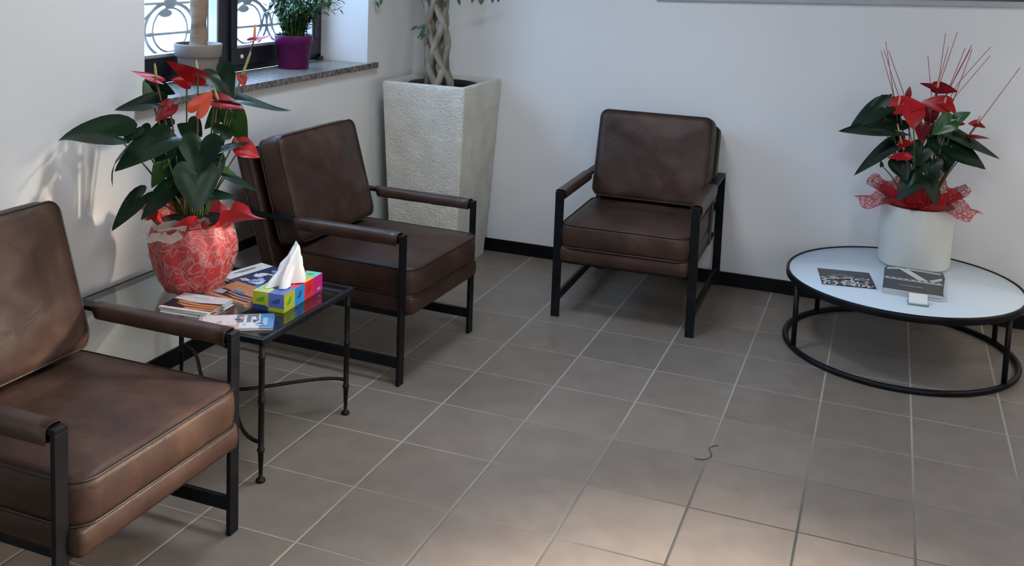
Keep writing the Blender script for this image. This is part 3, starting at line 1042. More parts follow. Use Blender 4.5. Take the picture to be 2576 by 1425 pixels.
# ------------------------------------------------------------------ plants on the sill
SZ = 1.092
pp_ = empty('flower_pot', (-1.275, -0.795, SZ), label='beige round flower pot on the left part of the window sill', cat='flower pot')
m = MB(); m.lathe([(0.0, 0.0), (0.068, 0.0), (0.073, 0.004), (0.086, 0.125)], n=48, close=False); m.build('pot_body', beige_pot, pp_)
m = MB(); m.lathe([(0.085, 0.118), (0.093, 0.118), (0.096, 0.122), (0.100, 0.168), (0.098, 0.173), (0.093, 0.173), (0.089, 0.150), (0.086, 0.125)], n=48, close=False); m.build('pot_rim', beige_pot, pp_)
m = MB(); m.lathe([(0.0, 0.158), (0.04, 0.160), (0.0885, 0.156)], n=30, close=False)
m.build('soil', noisy(mat('pale_pebble_cover', rough=0.8), (0.10, 0.10, 0.12), (0.55, 0.55, 0.60), 30, 4, 0.8, 60, 0.4, 0.6, 0.01), pp_)
tr = empty('potted_yucca', (-1.275, -0.795, SZ + 0.155), label='thick pale trunk of a yucca growing in the beige pot', cat='plant')
m = MB()
pts, rs = [], []
for i in range(34):
    t = i / 33
    z = -0.02 + t * 0.72
    pts.append((0.006 * math.sin(6 * t), -0.018 * t, z))
    rs.append((0.036 if t > 0.06 else 0.036 + 0.010 * (0.06 - t) / 0.06) + 0.0035 * noise.noise(Vector((0, 3, z * 16))) - 0.004 * math.exp(-((z - 0.12) / 0.04) ** 2))
m.tube(pts, rs, 20)
m.build('trunk', palm_bark, tr)
m = MB()
rnd = random.Random(3)
for i in range(40):
    a = rnd.uniform(0, 2 * PI)
    e = rnd.uniform(0.2, 1.3)
    d = Vector((math.cos(a) * math.cos(e) * 0.45, math.sin(a) * math.cos(e), math.sin(e)))
    small_leaf(m, Vector((0, -0.018, 0.68)), d, rnd.uniform(0.2, 0.34), 0.012)
m.build('foliage', leaf_zz, tr)

px_ = empty('purple_pot', (-1.285, -0.052, SZ), label='purple plastic flower pot on the right part of the window sill', cat='flower pot')
m = MB(); m.lathe([(0.0, 0), (0.069, 0.0), (0.073, 0.004), (0.0855, 0.118), (0.0905, 0.120), (0.0945, 0.162), (0.0935, 0.166), (0.089, 0.166), (0.086, 0.14)], n=56, close=False); m.build('pot_body', purple, px_)
m = MB(); m.lathe([(0.0, 0.150), (0.0865, 0.147)], n=30, close=False); m.build('soil', soil, px_)
zz = empty('leafy_shrub', (-1.285, -0.052, SZ + 0.15), label='bushy green plant with narrow leaves growing in the purple pot', cat='plant')
m = MB(); mb = MB()
rnd = random.Random(12)
for i in range(72):
    a = rnd.uniform(0, 2 * PI)
    lean = rnd.uniform(0.05, 0.95)
    L = rnd.uniform(0.14, 0.36)
    if i < 9:
        a = rnd.uniform(-0.3, 1.7)           # the loose shoots leaning to the right
        lean = rnd.uniform(0.6, 1.25)
        L = rnd.uniform(0.18, 0.28)
    r0 = rnd.uniform(0.01, 0.06)
    p0 = Vector((math.cos(a) * r0, math.sin(a) * r0, 0))
    pts = []
    for q in range(7):
        t = q / 6
        pts.append(p0 + Vector((math.cos(a) * math.sin(lean * t * 1.1) * L * t * 0.9, math.sin(a) * math.sin(lean * t * 1.1) * L * t, L * t * math.cos(lean * t * 0.8))))
    pts = [Vector((max(-0.09, p.x), p.y, p.z)) for p in pts]
    mb.tube(pts, [0.0022, 0.002, 0.002, 0.0018, 0.0015, 0.0012, 0.001], 5)
    nl = int(L / 0.012)
    for q in range(nl):
        t = 0.12 + 0.88 * q / max(1, nl - 1)
        j = min(5, int(t * 6))
        p = pts[j].lerp(pts[j + 1], t * 6 - j)
        tan = (pts[j + 1] - pts[j]).normalized()
        aa = q * 2.4 + i
        side = (tan.orthogonal().normalized() * math.cos(aa) + tan.cross(tan.orthogonal().normalized()) * math.sin(aa))
        dd = side + tan * 0.7
        ll = rnd.uniform(0.028, 0.048)
        if p.x + dd.normalized().x * ll < -0.095:
            dd.x = abs(dd.x)
        small_leaf(m, p, dd, ll, 0.0078)
for i in range(60):                          # low rosette over the rim
    a = rnd.uniform(0, 2 * PI); r0 = rnd.uniform(0.01, 0.07)
    small_leaf(m, Vector((math.cos(a) * r0, math.sin(a) * r0, 0.002)), Vector((math.cos(a) * 0.8, math.sin(a), rnd.uniform(0.4, 1.5))), rnd.uniform(0.03, 0.05), 0.007)
m.build('foliage', leaf_zz, zz)
mb.build('stems', stalk_m, zz)

# ------------------------------------------------------------------ anthuriums
OUT = [(0, 1.0), (6, 0.90), (12, 0.80), (20, 0.70), (32, 0.60), (48, 0.525), (65, 0.48), (85, 0.455), (105, 0.45), (125, 0.445), (142, 0.42), (156, 0.35), (166, 0.24), (174, 0.12), (180, 0.05)]


def heart(m, P0, P1, wpx, cx, cy, flip=1, fold=0.25, droop=0.15, twist=0.0, aspect=1.0, curl=0.0):
    """heart-shaped blade: P0 = where the stalk joins, P1 = tip; wpx = width in the photo"""
    P0, P1 = Vector(P0), Vector(P1)
    a = (P1 - P0)
    L = a.length
    a.normalize()
    mid = (P0 + P1) / 2
    view = (CAM - mid)
    dist_ = view.length
    view.normalize()
    wv = wpx * dist_ / FPX
    real = L * 0.92 * aspect
    c = max(0.12, min(0.98, wv / real))
    s0 = view.cross(a)
    s0 = s0 - a * s0.dot(a)
    s0.normalize()
    vn = a.cross(s0).normalized()
    if vn.dot(view) < 0:
        vn = -vn
    ph = math.acos(c) * flip
    up = s0 if s0.z > 0 else -s0
    n = (vn * math.cos(ph) + up * math.sin(ph)).normalized()
    s = n.cross(a).normalized()
    N, K = 7, 2 * (len(OUT) - 1)
    base = len(m.v)

    def pos(x, y):
        t = x / L
        z = fold * abs(y) * (1 - 0.4 * max(0, t)) - droop * L * max(0, t) ** 2 - 0.10 * L * max(0, -t)
        z += 0.018 * L * math.sin(9 * abs(y) / L * (1 if y > 0 else 1.2) + 5 * t)
        z -= curl * L * max(0.0, t - 0.6) ** 2 * 3
        tw = twist * t
        q = P0 + a * x + s * (y * math.cos(tw)) + n * (z + y * math.sin(tw))
        return q
    m.v.append(tuple(pos(0, 0)))
    ang = [d_ for d_, _ in OUT] + [360 - d_ for d_, _ in OUT[-2:0:-1]]
    rad = [r_ for _, r_ in OUT] + [r_ for _, r_ in OUT[-2:0:-1]]
    K = len(ang)
    for i in range(1, N + 1):
        for j in range(K):
            th = R(ang[j])
            r_ = rad[j] * L * i / N
            m.v.append(tuple(pos(r_ * math.cos(th), r_ * math.sin(th) * aspect)))
    for j in range(K):
        m.face((base, base + 1 + j, base + 1 + (j + 1) % K), True)
    for i in range(N - 1):
        for j in range(K):
            m.face((base + 1 + i * K + j, base + 1 + (i + 1) * K + j, base + 1 + (i + 1) * K + (j + 1) % K, base + 1 + i * K + (j + 1) % K), True)
    return n


def stalk_pts(A, B, sag=0.04):
    A, B = Vector(A), Vector(B)
    c = Vector((A.x * 0.45 + B.x * 0.55, A.y * 0.45 + B.y * 0.55, A.z + (B.z - A.z) * 0.75))
    mid = (A * 0.6 + B * 0.4) + Vector((0, 0, sag))
    pts = []
    for i in range(9):
        t = i / 8
        pts.append(A * (1 - t) ** 2 + (mid + (c - mid) * 0.5) * 2 * t * (1 - t) + B * t * t)
    return pts


def anthurium(root, cx, cy, ox, oy, sc, zr, leaves, flowers, xmin=None, ymax=None):
    def P(u, v, off):
        p = at(ox + u / sc, oy + v / sc, cx, cy, off)
        if xmin is not None and p.x < xmin:
            p.x = xmin
        if ymax is not None and p.y > ymax:
            p.y = ymax
        return p
    rl = root.location
    for i, (b_, t_, w, ob, ot, flip, mt, aspect, kw) in enumerate(leaves):
        p0, p1 = P(*b_, ob), P(*t_, ot)
        m = MB()
        heart(m, p0 - rl, p1 - rl, w / sc, cx, cy, flip, aspect=aspect, **kw) if False else None
        n = heart(m, p0, p1, w / sc, cx, cy, flip, aspect=aspect, **kw)
        m.v = [(x - rl.x, y - rl.y, z - rl.z) for x, y, z in m.v]
        lf = m.build('leaf', mt, root)
        m = MB()
        a_ = (p0.x - cx, p0.y - cy)
        rr = min(0.05, math.hypot(*a_)) / max(1e-4, math.hypot(*a_))
        A = Vector((cx + a_[0] * rr, cy + a_[1] * rr, zr))
        m.tube([q - rl for q in stalk_pts(A, p0)], [0.0034] * 5 + [0.003] * 2 + [0.0026, 0.002], 6)
        m.build('stalk', stalk_m, lf)
    for i, (b_, t_, w, ob, ot, flip, mt, aspect, sx, kw) in enumerate(flowers):
        p0, p1 = P(*b_, ob), P(*t_, ot)
        m = MB()
        n = heart(m, p0, p1, w / sc, cx, cy, flip, aspect=aspect, **kw)
        m.v = [(x - rl.x, y - rl.y, z - rl.z) for x, y, z in m.v]
        fl = m.build('flower', mt, root)
        if sx:
            (su, sv, so_, sm) = sx
            q = P(su, sv, ob + so_)
            m = MB()
            pts = [(p0.lerp(q, t)) - rl for t in (0, 0.2, 0.4, 0.6, 0.8, 0.93, 1.0)]
            m.tube(pts, [0.0042, 0.0050, 0.0050, 0.0046, 0.0040, 0.0030, 0.0010], 10)
            m.build('spadix', sm, fl)
        m = MB()
        a_ = (p0.x - cx, p0.y - cy)
        rr = min(0.04, math.hypot(*a_)) / max(1e-4, math.hypot(*a_))
        A = Vector((cx + a_[0] * rr, cy + a_[1] * rr, zr))
        m.tube([q_ - rl for q_ in stalk_pts(A, p0, 0.01)], [0.003] * 9, 6)
        m.build('stalk', stalk_red if mt is not red or i % 2 else stalk_m, fl)


D_, LT = leaf_dark, leaf_light
LX, LY = -0.775, -1.455
ZT = 0.4715
ant = empty('potted_anthurium', (LX, LY, ZT), label='red-wrapped potted anthurium with dark heart leaves on the glass side table', cat='potted plant')
Ls = [
    ((448, 640), (8, 592), 230, 0.10, 0.06, 1, D_, 1.0, dict(fold=0.35, curl=0.2)),
    ((800, 680), (436, 888), 215, 0.12, 0.18, 1, D_, 1.0, dict(fold=0.15, droop=0.08)),
    ((640, 690), (305, 893), 55, 0.02, -0.02, 1, D_, 0.55, dict(fold=0.2, droop=0.25, curl=0.5)),
    ((745, 395), (440, 430), 125, 0.02, -0.02, 1, D_, 0.8, dict(fold=0.3, droop=0.05)),
    ((725, 352), (640, 222), 100, -0.05, -0.10, -1, LT, 1.0, dict(fold=0.2)),
    ((770, 250), (900, 330), 120, -0.06, -0.03, -1, D_, 1.0, dict(fold=0.2)),
    ((1235, 165), (1345, 330), 270, -0.06, 0.0, 1, D_, 1.25, dict(fold=0.3, droop=0.3)),
    ((1330, 365), (1805, 430), 85, -0.02, -0.06, 1, D_, 0.6, dict(fold=0.2, droop=0.10, curl=-0.15)),
    ((1350, 480), (1440, 720), 190, -0.03, 0.0, -1, LT, 0.95, dict(fold=0.1)),
    ((1250, 450), (1150, 600), 130, -0.08, -0.06, -1, LT, 1.0, dict(fold=0.1)),
    ((1112, 700), (1085, 930), 400, 0.12, 0.17, 1, D_, 1.5, dict(fold=0.22, droop=0.12)),
    ((1068, 930), (1085, 1222), 385, 0.16, 0.22, 1, D_, 1.28, dict(fold=0.12, droop=0.05)),
    ((830, 850), (738, 1045), 150, 0.06, 0.08, -1, LT, 0.8, dict(fold=0.15)),
    ((640, 1120), (408, 1352), 140, 0.10, 0.14, 1, D_, 0.62, dict(fold=0.25, droop=0.15)),
    ((860, 1060), (636, 1272), 150, 0.14, 0.18, 1, D_, 0.75, dict(fold=0.2, droop=0.1)),
    ((1130, 1100), (1400, 1085), 90, 0.08, 0.10, 1, D_, 0.6, dict(fold=0.2)),
    ((1300, 955), (1556, 1055), 62, 0.05, 0.08, 1, D_, 0.6, dict(fold=0.2, droop=0.05)),
    ((1245, 890), (1392, 932), 55, 0.05, 0.07, 1, LT, 0.7, dict(fold=0.2)),
    ((845, 590), (645, 650), 130, 0.02, 0.0, 1, D_, 1.1, dict(fold=0.2)),
    ((930, 800), (870, 1000), 230, 0.05, 0.10, 1, D_, 1.3, dict(fold=0.15)),
    ((1150, 820), (1190, 1060), 260, 0.06, 0.12, 1, D_, 1.2, dict(fold=0.15)),
    ((1290, 745), (1492, 664), 50, 0.10, 0.10, 1, D_, 0.7, dict(fold=0.15)),
    ((1040, 620), (925, 545), 140, 0.04, 0.02, 1, D_, 1.2, dict(fold=0.2)),
    ((1260, 620), (1330, 560), 170, 0.05, 0.0, 1, D_, 1.4, dict(fold=0.2)),
    ((960, 1010), (900, 1130), 220, 0.06, 0.10, 1, D_, 1.4, dict(fold=0.15)),
    ((1000, 860), (930, 1060), 250, 0.03, 0.08, 1, D_, 1.3, dict(fold=0.15)),
    ((1180, 720), (1240, 880), 200, 0.02, 0.06, 1, D_, 1.2, dict(fold=0.15)),
    ((1020, 560), (1110, 640), 180, 0.0, 0.04, 1, D_, 1.4, dict(fold=0.15)),
    ((720, 600), (650, 720), 150, 0.04, 0.07, 1, D_, 1.1, dict(fold=0.15)),
    ((610, 590), (520, 690), 150, 0.07, 0.10, 1, D_, 1.1, dict(fold=0.15)),
    ((900, 700), (760, 830), 190, 0.08, 0.12, 1, D_, 1.1, dict(fold=0.15)),
]
Fs = [
    ((1085, 185), (838, 82), 120, 0.02, 0.04, -1, red, 0.95, (1072, 60, -0.03, spadix_m), dict(fold=0.15, droop=0.05)),
    ((768, 212), (572, 148), 58, 0.02, 0.02, 1, red, 0.9, (755, 86, 0.0, spadix_m), dict(fold=0.1, droop=-0.02)),
    ((1000, 245), (885, 205), 95, 0.0, 0.0, 1, red, 1.3, None, dict(fold=0.2, droop=0.1)),
    ((870, 420), (757, 530), 145, 0.05, 0.06, 1, darkred, 0.95, None, dict(fold=0.15, droop=0.1)),
    ((1085, 440), (1195, 300), 150, 0.06, 0.06, 1, orangered, 1.0, None, dict(fold=0.35, droop=0.05)),
    ((1240, 375), (1440, 415), 110, 0.03, 0.05, 1, darkred, 0.9, (1205, 270, 0.0, spadix_m), dict(fold=0.15)),
    ((1420, 190), (1440, 270), 80, -0.05, -0.04, 1, red, 1.0, (1490, 0, 0.0, spadix_m), dict(fold=0.2)),
    ((1420, 725), (1556, 805), 170, 0.08, 0.10, 1, red, 1.1, None, dict(fold=0.25, droop=0.1)),
    ((1375, 670), (1340, 700), 60, 0.06, 0.06, 1, red, 1.0, None, dict(fold=0.1)),
    ((1516, -94), (1662, -128), 34, -0.08, -0.10, 1, red, 0.75, (1522, -212, 0.0, spadix_o), dict(fold=0.1, droop=0.0)),
]
anthurium(ant, LX, LY, 140, 130, 3.032, 0.74, Ls, Fs, xmin=-1.095)


def wrap_body(pr, n=96, amp=0.004, seed=0, thick=0.0):
    m = MB(); m.smooth = True
    k = len(pr)
    for i, (r_, z) in enumerate(pr):
        for j in range(n):
            th = 2 * PI * j / n
            w = amp * (math.sin(9 * th + seed + z * 14) + 0.6 * math.sin(16 * th + z * 30 + seed * 2)) * (0.4 + 0.6 * i / k)
            w += amp * 1.2 * noise.noise(Vector((math.cos(th) * 4, math.sin(th) * 4, z * 18 + seed)))
            r2 = r_ + w + thick
            m.v.append((r2 * math.cos(th), r2 * math.sin(th), z))
    for i in range(k - 1):
        for j in range(n):
            m.face((i * n + j, i * n + (j + 1) % n, (i + 1) * n + (j + 1) % n, (i + 1) * n + j), True)
    return m


prof = [(0.0, 0.0), (0.088, 0.0), (0.098, 0.010), (0.118, 0.045), (0.134, 0.090), (0.143, 0.135), (0.147, 0.175), (0.140, 0.210), (0.128, 0.228), (0.122, 0.240)]
wrap_body(prof, amp=0.006, seed=1).build('wrapping', paper_red, ant)
wrap_body([(r_ + 0.004, z) for r_, z in prof[1:]], amp=0.006, seed=1.2, thick=0.001).build('fibre_veil', veil_m, ant)


# flaring paper collar with uneven points
def collar(name, mt, r0, z0, ext, pts_, zlift, seed, parent, n=120, rows=7, drop=0.0):
    m = MB(); m.smooth = True
    for i in range(rows):
        t = i / (rows - 1)
        for j in range(n):
            th = 2 * PI * j / n
            e = ext
            for (a_, w_, h_) in pts_:
                dd = (th - a_ + PI) % (2 * PI) - PI
                e += h_ * max(0, 1 - abs(dd) / w_) ** 1.3
            ruff = 0.010 * math.sin(11 * th + seed) + 0.006 * math.sin(19 * th + 2 * seed)
            rr = r0 + e * t + ruff * t
            zz_ = z0 + zlift * t * (1 - 0.25 * t) + 0.022 * t * math.sin(7 * th + seed * 3) - drop * t * t * max(0, e - ext) / max(0.01, ext)
            m.v.append((rr * math.cos(th), rr * math.sin(th), zz_))
    for i in range(rows - 1):
        for j in range(n):
            m.face((i * n + j, i * n + (j + 1) % n, (i + 1) * n + (j + 1) % n, (i + 1) * n + j), True)
    o = m.build(name, mt, parent)
    return o


# viewer-side right of this pot is world direction (0.78, 0.62)
aR = math.atan2(0.62, 0.78)
collar('paper_collar', paper_red, 0.118, 0.236, 0.035, [(aR - 0.35, 0.42, 0.115), (aR + PI - 0.3, 0.5, 0.05), (aR - 1.9, 0.4, 0.02)], 0.060, 0.7, ant, drop=0.0)
collar('veil_collar', veil_m, 0.122, 0.236, 0.025, [(aR + PI, 0.5, 0.03)], 0.045, 2.1, ant)
m = MB(); m.lathe([(0.0, 0.250), (0.118, 0.245)], n=30, close=False); m.build('soil', soil, ant)
# ribbon ends tied at the left of the pot
m = MB(); m.smooth = True


def ribbon(m, pts, w, up=Vector((0, 0, 1))):
    pts = [Vector(p) for p in pts]
    b0 = len(m.v)
    for i, p in enumerate(pts):
        t = (pts[min(i + 1, len(pts) - 1)] - pts[max(0, i - 1)]).normalized()
        s = t.cross(up)
        if s.length < 1e-3:
            s = Vector((1, 0, 0))
        s.normalize()
        s2 = s.cross(t)
        ww = w[i] if isinstance(w, (list, tuple)) else w
        m.v.append(tuple(p + s2 * ww)); m.v.append(tuple(p - s2 * ww))
    for i in range(len(pts) - 1):
        m.face((b0 + 2 * i, b0 + 2 * i + 1, b0 + 2 * i + 3, b0 + 2 * i + 2), True)


rl = ant.location
for uv, w in (([(470, 572), (440, 566), (415, 570), (395, 580), (405, 598), (430, 604), (455, 590)], 0.016), ([(398, 578), (378, 560), (360, 575), (352, 596), (345, 612)], [0.006, 0.012, 0.014, 0.010, 0.002]), ([(420, 590), (385, 598), (372, 610)], [0.008, 0.016, 0.006])):
    ribbon(m, [at(u, v, LX, LY, 0.135) - rl for u, v in uv], w)
m.build('ribbon', ribbon_m, ant)

# the second anthurium in a white pot
RX, RY, RZ0 = 1.645, 0.668, 0.3265
an2 = empty('potted_anthurium', (RX, RY, RZ0), label='anthurium with thin decorative sticks in a white cylinder pot on the round table', cat='potted plant')
m = MB(); m.lathe([(0.0, 0.0), (0.148, 0.0), (0.154, 0.003), (0.158, 0.012), (0.160, 0.28), (0.158, 0.284), (0.152, 0.284), (0.150, 0.25)], n=72, close=False)
m.build('cylinder_pot', ceramic, an2)
m = MB(); m.lathe([(0.0, 0.262), (0.151, 0.255)], n=40, close=False); m.build('soil', soil, an2)
Ls2 = [
    ((780, 590), (520, 712), 150, 0.08, 0.06, 1, D_, 0.85, dict(fold=0.2)),
    ((740, 580), (780, 482), 70, 0.06, 0.05, 1, D_, 0.9, dict(fold=0.2)),
    ((850, 745), (458, 728), 130, 0.12, 0.12, 1, D_, 0.75, dict(fold=0.2, droop=0.08)),
    ((875, 625), (730, 725), 110, 0.04, 0.03, 1, D_, 0.85, dict(fold=0.2)),
    ((850, 515), (805, 585), 50, 0.0, 0.0, 1, D_, 0.9, dict(fold=0.2)),
    ((860, 870), (552, 1052), 110, 0.08, 0.10, 1, D_, 0.6, dict(fold=0.2, droop=0.12)),
    ((905, 990), (965, 1120), 170, 0.14, 0.18, 1, D_, 1.2, dict(fold=0.15)),
    ((1045, 1110), (872, 1255), 130, 0.15, 0.19, 1, D_, 0.8, dict(fold=0.2)),
    ((1275, 690), (1150, 778), 140, 0.12, 0.14, 1, LT, 1.1, dict(fold=0.3)),
    ((1330, 665), (1430, 615), 85, 0.10, 0.10, 1, LT, 0.9, dict(fold=0.2)),
    ((1300, 790), (1660, 942), 85, 0.06, 0.04, 1, D_, 0.6, dict(fold=0.2, droop=0.06)),
    ((1310, 880), (1560, 1018), 140, 0.08, 0.08, 1, D_, 0.8, dict(fold=0.2)),
    ((1350, 965), (1478, 1008), 45, 0.04, 0.04, 1, D_, 0.6, dict(fold=0.2)),
    ((1190, 830), (1250, 960), 190, 0.06, 0.10, 1, D_, 1.2, dict(fold=0.2)),
    ((1080, 880), (1020, 1020), 170, 0.06, 0.10, 1, D_, 1.2, dict(fold=0.2)),
    ((1120, 1120), (1195, 1302), 110, 0.15, 0.20, 1, D_, 0.75, dict(fold=0.2)),
    ((1150, 990), (1130, 1120), 200, 0.08, 0.12, 1, D_, 1.3, dict(fold=0.2)),
    ((1260, 930), (1230, 1060), 150, 0.06, 0.08, 1, D_, 1.2, dict(fold=0.2)),
    ((780, 1010), (775, 970), 40, 0.10, 0.10, 1, D_, 0.8, dict(fold=0.2)),
    ((1180, 760), (1150, 880), 200, 0.0, 0.04, 1, D_, 1.3, dict(fold=0.2)),
    ((1040, 940), (1110, 1060), 180, 0.02, 0.05, 1, D_, 1.2, dict(fold=0.2)),
    ((960, 900), (1060, 980), 120, 0.05, 0.06, 1, D_, 1.2, dict(fold=0.2)),
]
Fs2 = [
    ((905, 570), (1100, 560), 130, 0.10, 0.13, 1, red, 1.0, (915, 495, 0.01, spadix_o), dict(fold=0.15)),
    ((870, 555), (815, 568), 50, 0.08, 0.08, 1, red, 1.0, None, dict(fold=0.1)),
    ((1240, 560), (1060, 540), 120, 0.06, 0.06, 1, red, 0.9, (1250, 505, 0.01, spadix_o), dict(fold=0.15)),
    ((1255, 560), (1332, 625), 65, 0.07, 0.08, 1, red, 1.1, None, dict(fold=0.2)),
    ((1010, 610), (1010, 735), 165, 0.13, 0.17, 1, red, 1.4, None, dict(fold=0.15)),
    ((1140, 615), (1110, 720), 130, 0.05, 0.05, 1, darkred, 1.2, None, dict(fold=0.15)),
    ((1080, 720), (1065, 845), 115, 0.08, 0.08, 1, darkred, 0.95, None, dict(fold=0.15)),
    ((1190, 440), (1340, 455), 85, 0.03, 0.03, 1, darkred, 0.9, (1200, 350, 0.0, spadix_o), dict(fold=0.15)),
    ((1180, 445), (1062, 392), 45, 0.03, 0.03, 1, darkred, 0.7, None, dict(fold=0.15)),
    ((975, 490), (985, 428), 42, 0.04, 0.04, 1, darkred, 0.8, None, dict(fold=0.1)),
    ((925, 850), (1018, 840), 62, 0.12, 0.13, 1, red, 0.9, (895, 700, 0.0, spadix_o), dict(fold=0.2)),
    ((950, 945), (820, 938), 60, 0.16, 0.16, 1, red, 0.8, None, dict(fold=0.2)),
    ((960, 945), (1015, 945), 40, 0.16, 0.16, 1, red, 0.9, None, dict(fold=0.2)),
    ((1480, 700), (1410, 700), 60, 0.03, 0.03, 1, red, 1.0, (1500, 645, 0.0, spadix_o), dict(fold=0.2)),
    ((1480, 705), (1545, 730), 35, 0.03, 0.03, 1, darkred, 0.8, None, dict(fold=0.2)),
    ((1450, 800), (1572, 796), 28, 0.03, 0.03, 1, darkred, 0.7, None, dict(fold=0.1)),
    ((1440, 798), (1378, 780), 24, 0.03, 0.03, 1, darkred, 0.7, None, dict(fold=0.1)),
    ((1350, 700), (1392, 705), 38, 0.04, 0.04, 1, darkred, 1.0, None, dict(fold=0.1)),
]
anthurium(an2, RX, RY, 1950, 70, 2.909, 0.60, Ls2, Fs2, ymax=0.925)
stick_m = noisy(mat('reddish_thin_stick', rough=0.6), (0.24, 0.05, 0.05), (0.40, 0.12, 0.11), 12, 2)
for (u0, v0, u1, v1) in ((775, 170, 868, 500), (795, 160, 905, 505), (808, 100, 868, 490), (830, 168, 940, 480), (1117, 205, 1143, 490), (1247, 42, 1195, 400), (1268, 140, 1168, 500), (1333, 33, 1225, 350),
                         (1390, 150, 1280, 420), (1428, 160, 1290, 420), (1440, 125, 1245, 500), (1443, 155, 1345, 420), (1577, 140, 1335, 410), (1573, 205, 1270, 560), (1792, 290, 1430, 780), (1783, 303, 1420, 790)):
    off = 0.0
    a_ = at(1950 + u0 / 2.909, 70 + v0 / 2.909, RX, RY, off)
    b_ = at(1950 + u1 / 2.909, 70 + v1 / 2.909, RX, RY, off)
    d = b_ - a_
    t = (0.62 - b_.z) / d.z
    c = b_ + d * max(0, t)
    c.x = max(RX - 0.10, min(RX + 0.10, c.x)); c.y = max(RY - 0.1, min(RY + 0.1, c.y)); c.z = 0.60
    m = MB(); m.tube([q - an2.location for q in (a_, b_, b_.lerp(c, 0.5), c)], [0.0014, 0.0018, 0.0018, 0.0018], 6)
    m.build('decorative_stick', stick_m, an2)
aF = math.atan2(CAM.y - RY, CAM.x - RX)     # towards the viewer
o = collar('net_wrap', net_m, 0.148, 0.284, 0.060, [(aF + PI / 2 - 0.2, 0.9, 0.075), (aF - PI / 2 + 0.1, 0.9, 0.085), (aF + 0.9, 0.3, 0.03), (aF - 1.0, 0.25, 0.03), (aF, 0.5, -0.03), (aF + PI, 0.9, 0.02)], 0.035, 1.3, an2, n=160, rows=12, drop=0.03)
o = collar('net_wrap', net_m, 0.125, 0.285, 0.045, [(aF + PI / 2, 0.8, 0.05), (aF - PI / 2, 0.9, 0.06), (aF + PI, 1.0, 0.03)], 0.120, 4.3, an2, n=160, rows=12)
o = collar('net_wrap', net_m, 0.100, 0.280, 0.040, [(aF + PI / 2, 0.5, 0.04), (aF - PI / 2, 0.7, 0.04)], 0.090, 2.2, an2, n=120, rows=9)

# ------------------------------------------------------------------ printed matter
INK = {}


def ink(name, c, rough=0.3):
    return noisy(mat('print_' + name, rough=rough), tuple(x * 0.85 for x in c), c, 60, 3)


P_OR, P_BK, P_WH, P_BL, P_NV, P_LB, P_PK, P_GY = (ink('orange', (0.62, 0.26, 0.11)), ink('black', (0.018, 0.018, 0.022)), ink('white', (0.74, 0.74, 0.74)), ink('blue', (0.06, 0.22, 0.50)),
                                                   ink('navy', (0.035, 0.045, 0.10)), ink('light_blue', (0.35, 0.50, 0.68)), ink('skin', (0.60, 0.42, 0.36)), ink('grey', (0.16, 0.16, 0.17)))
PAL = [P_WH, P_OR, P_BK, P_BL, P_NV, P_LB, P_PK, P_GY]


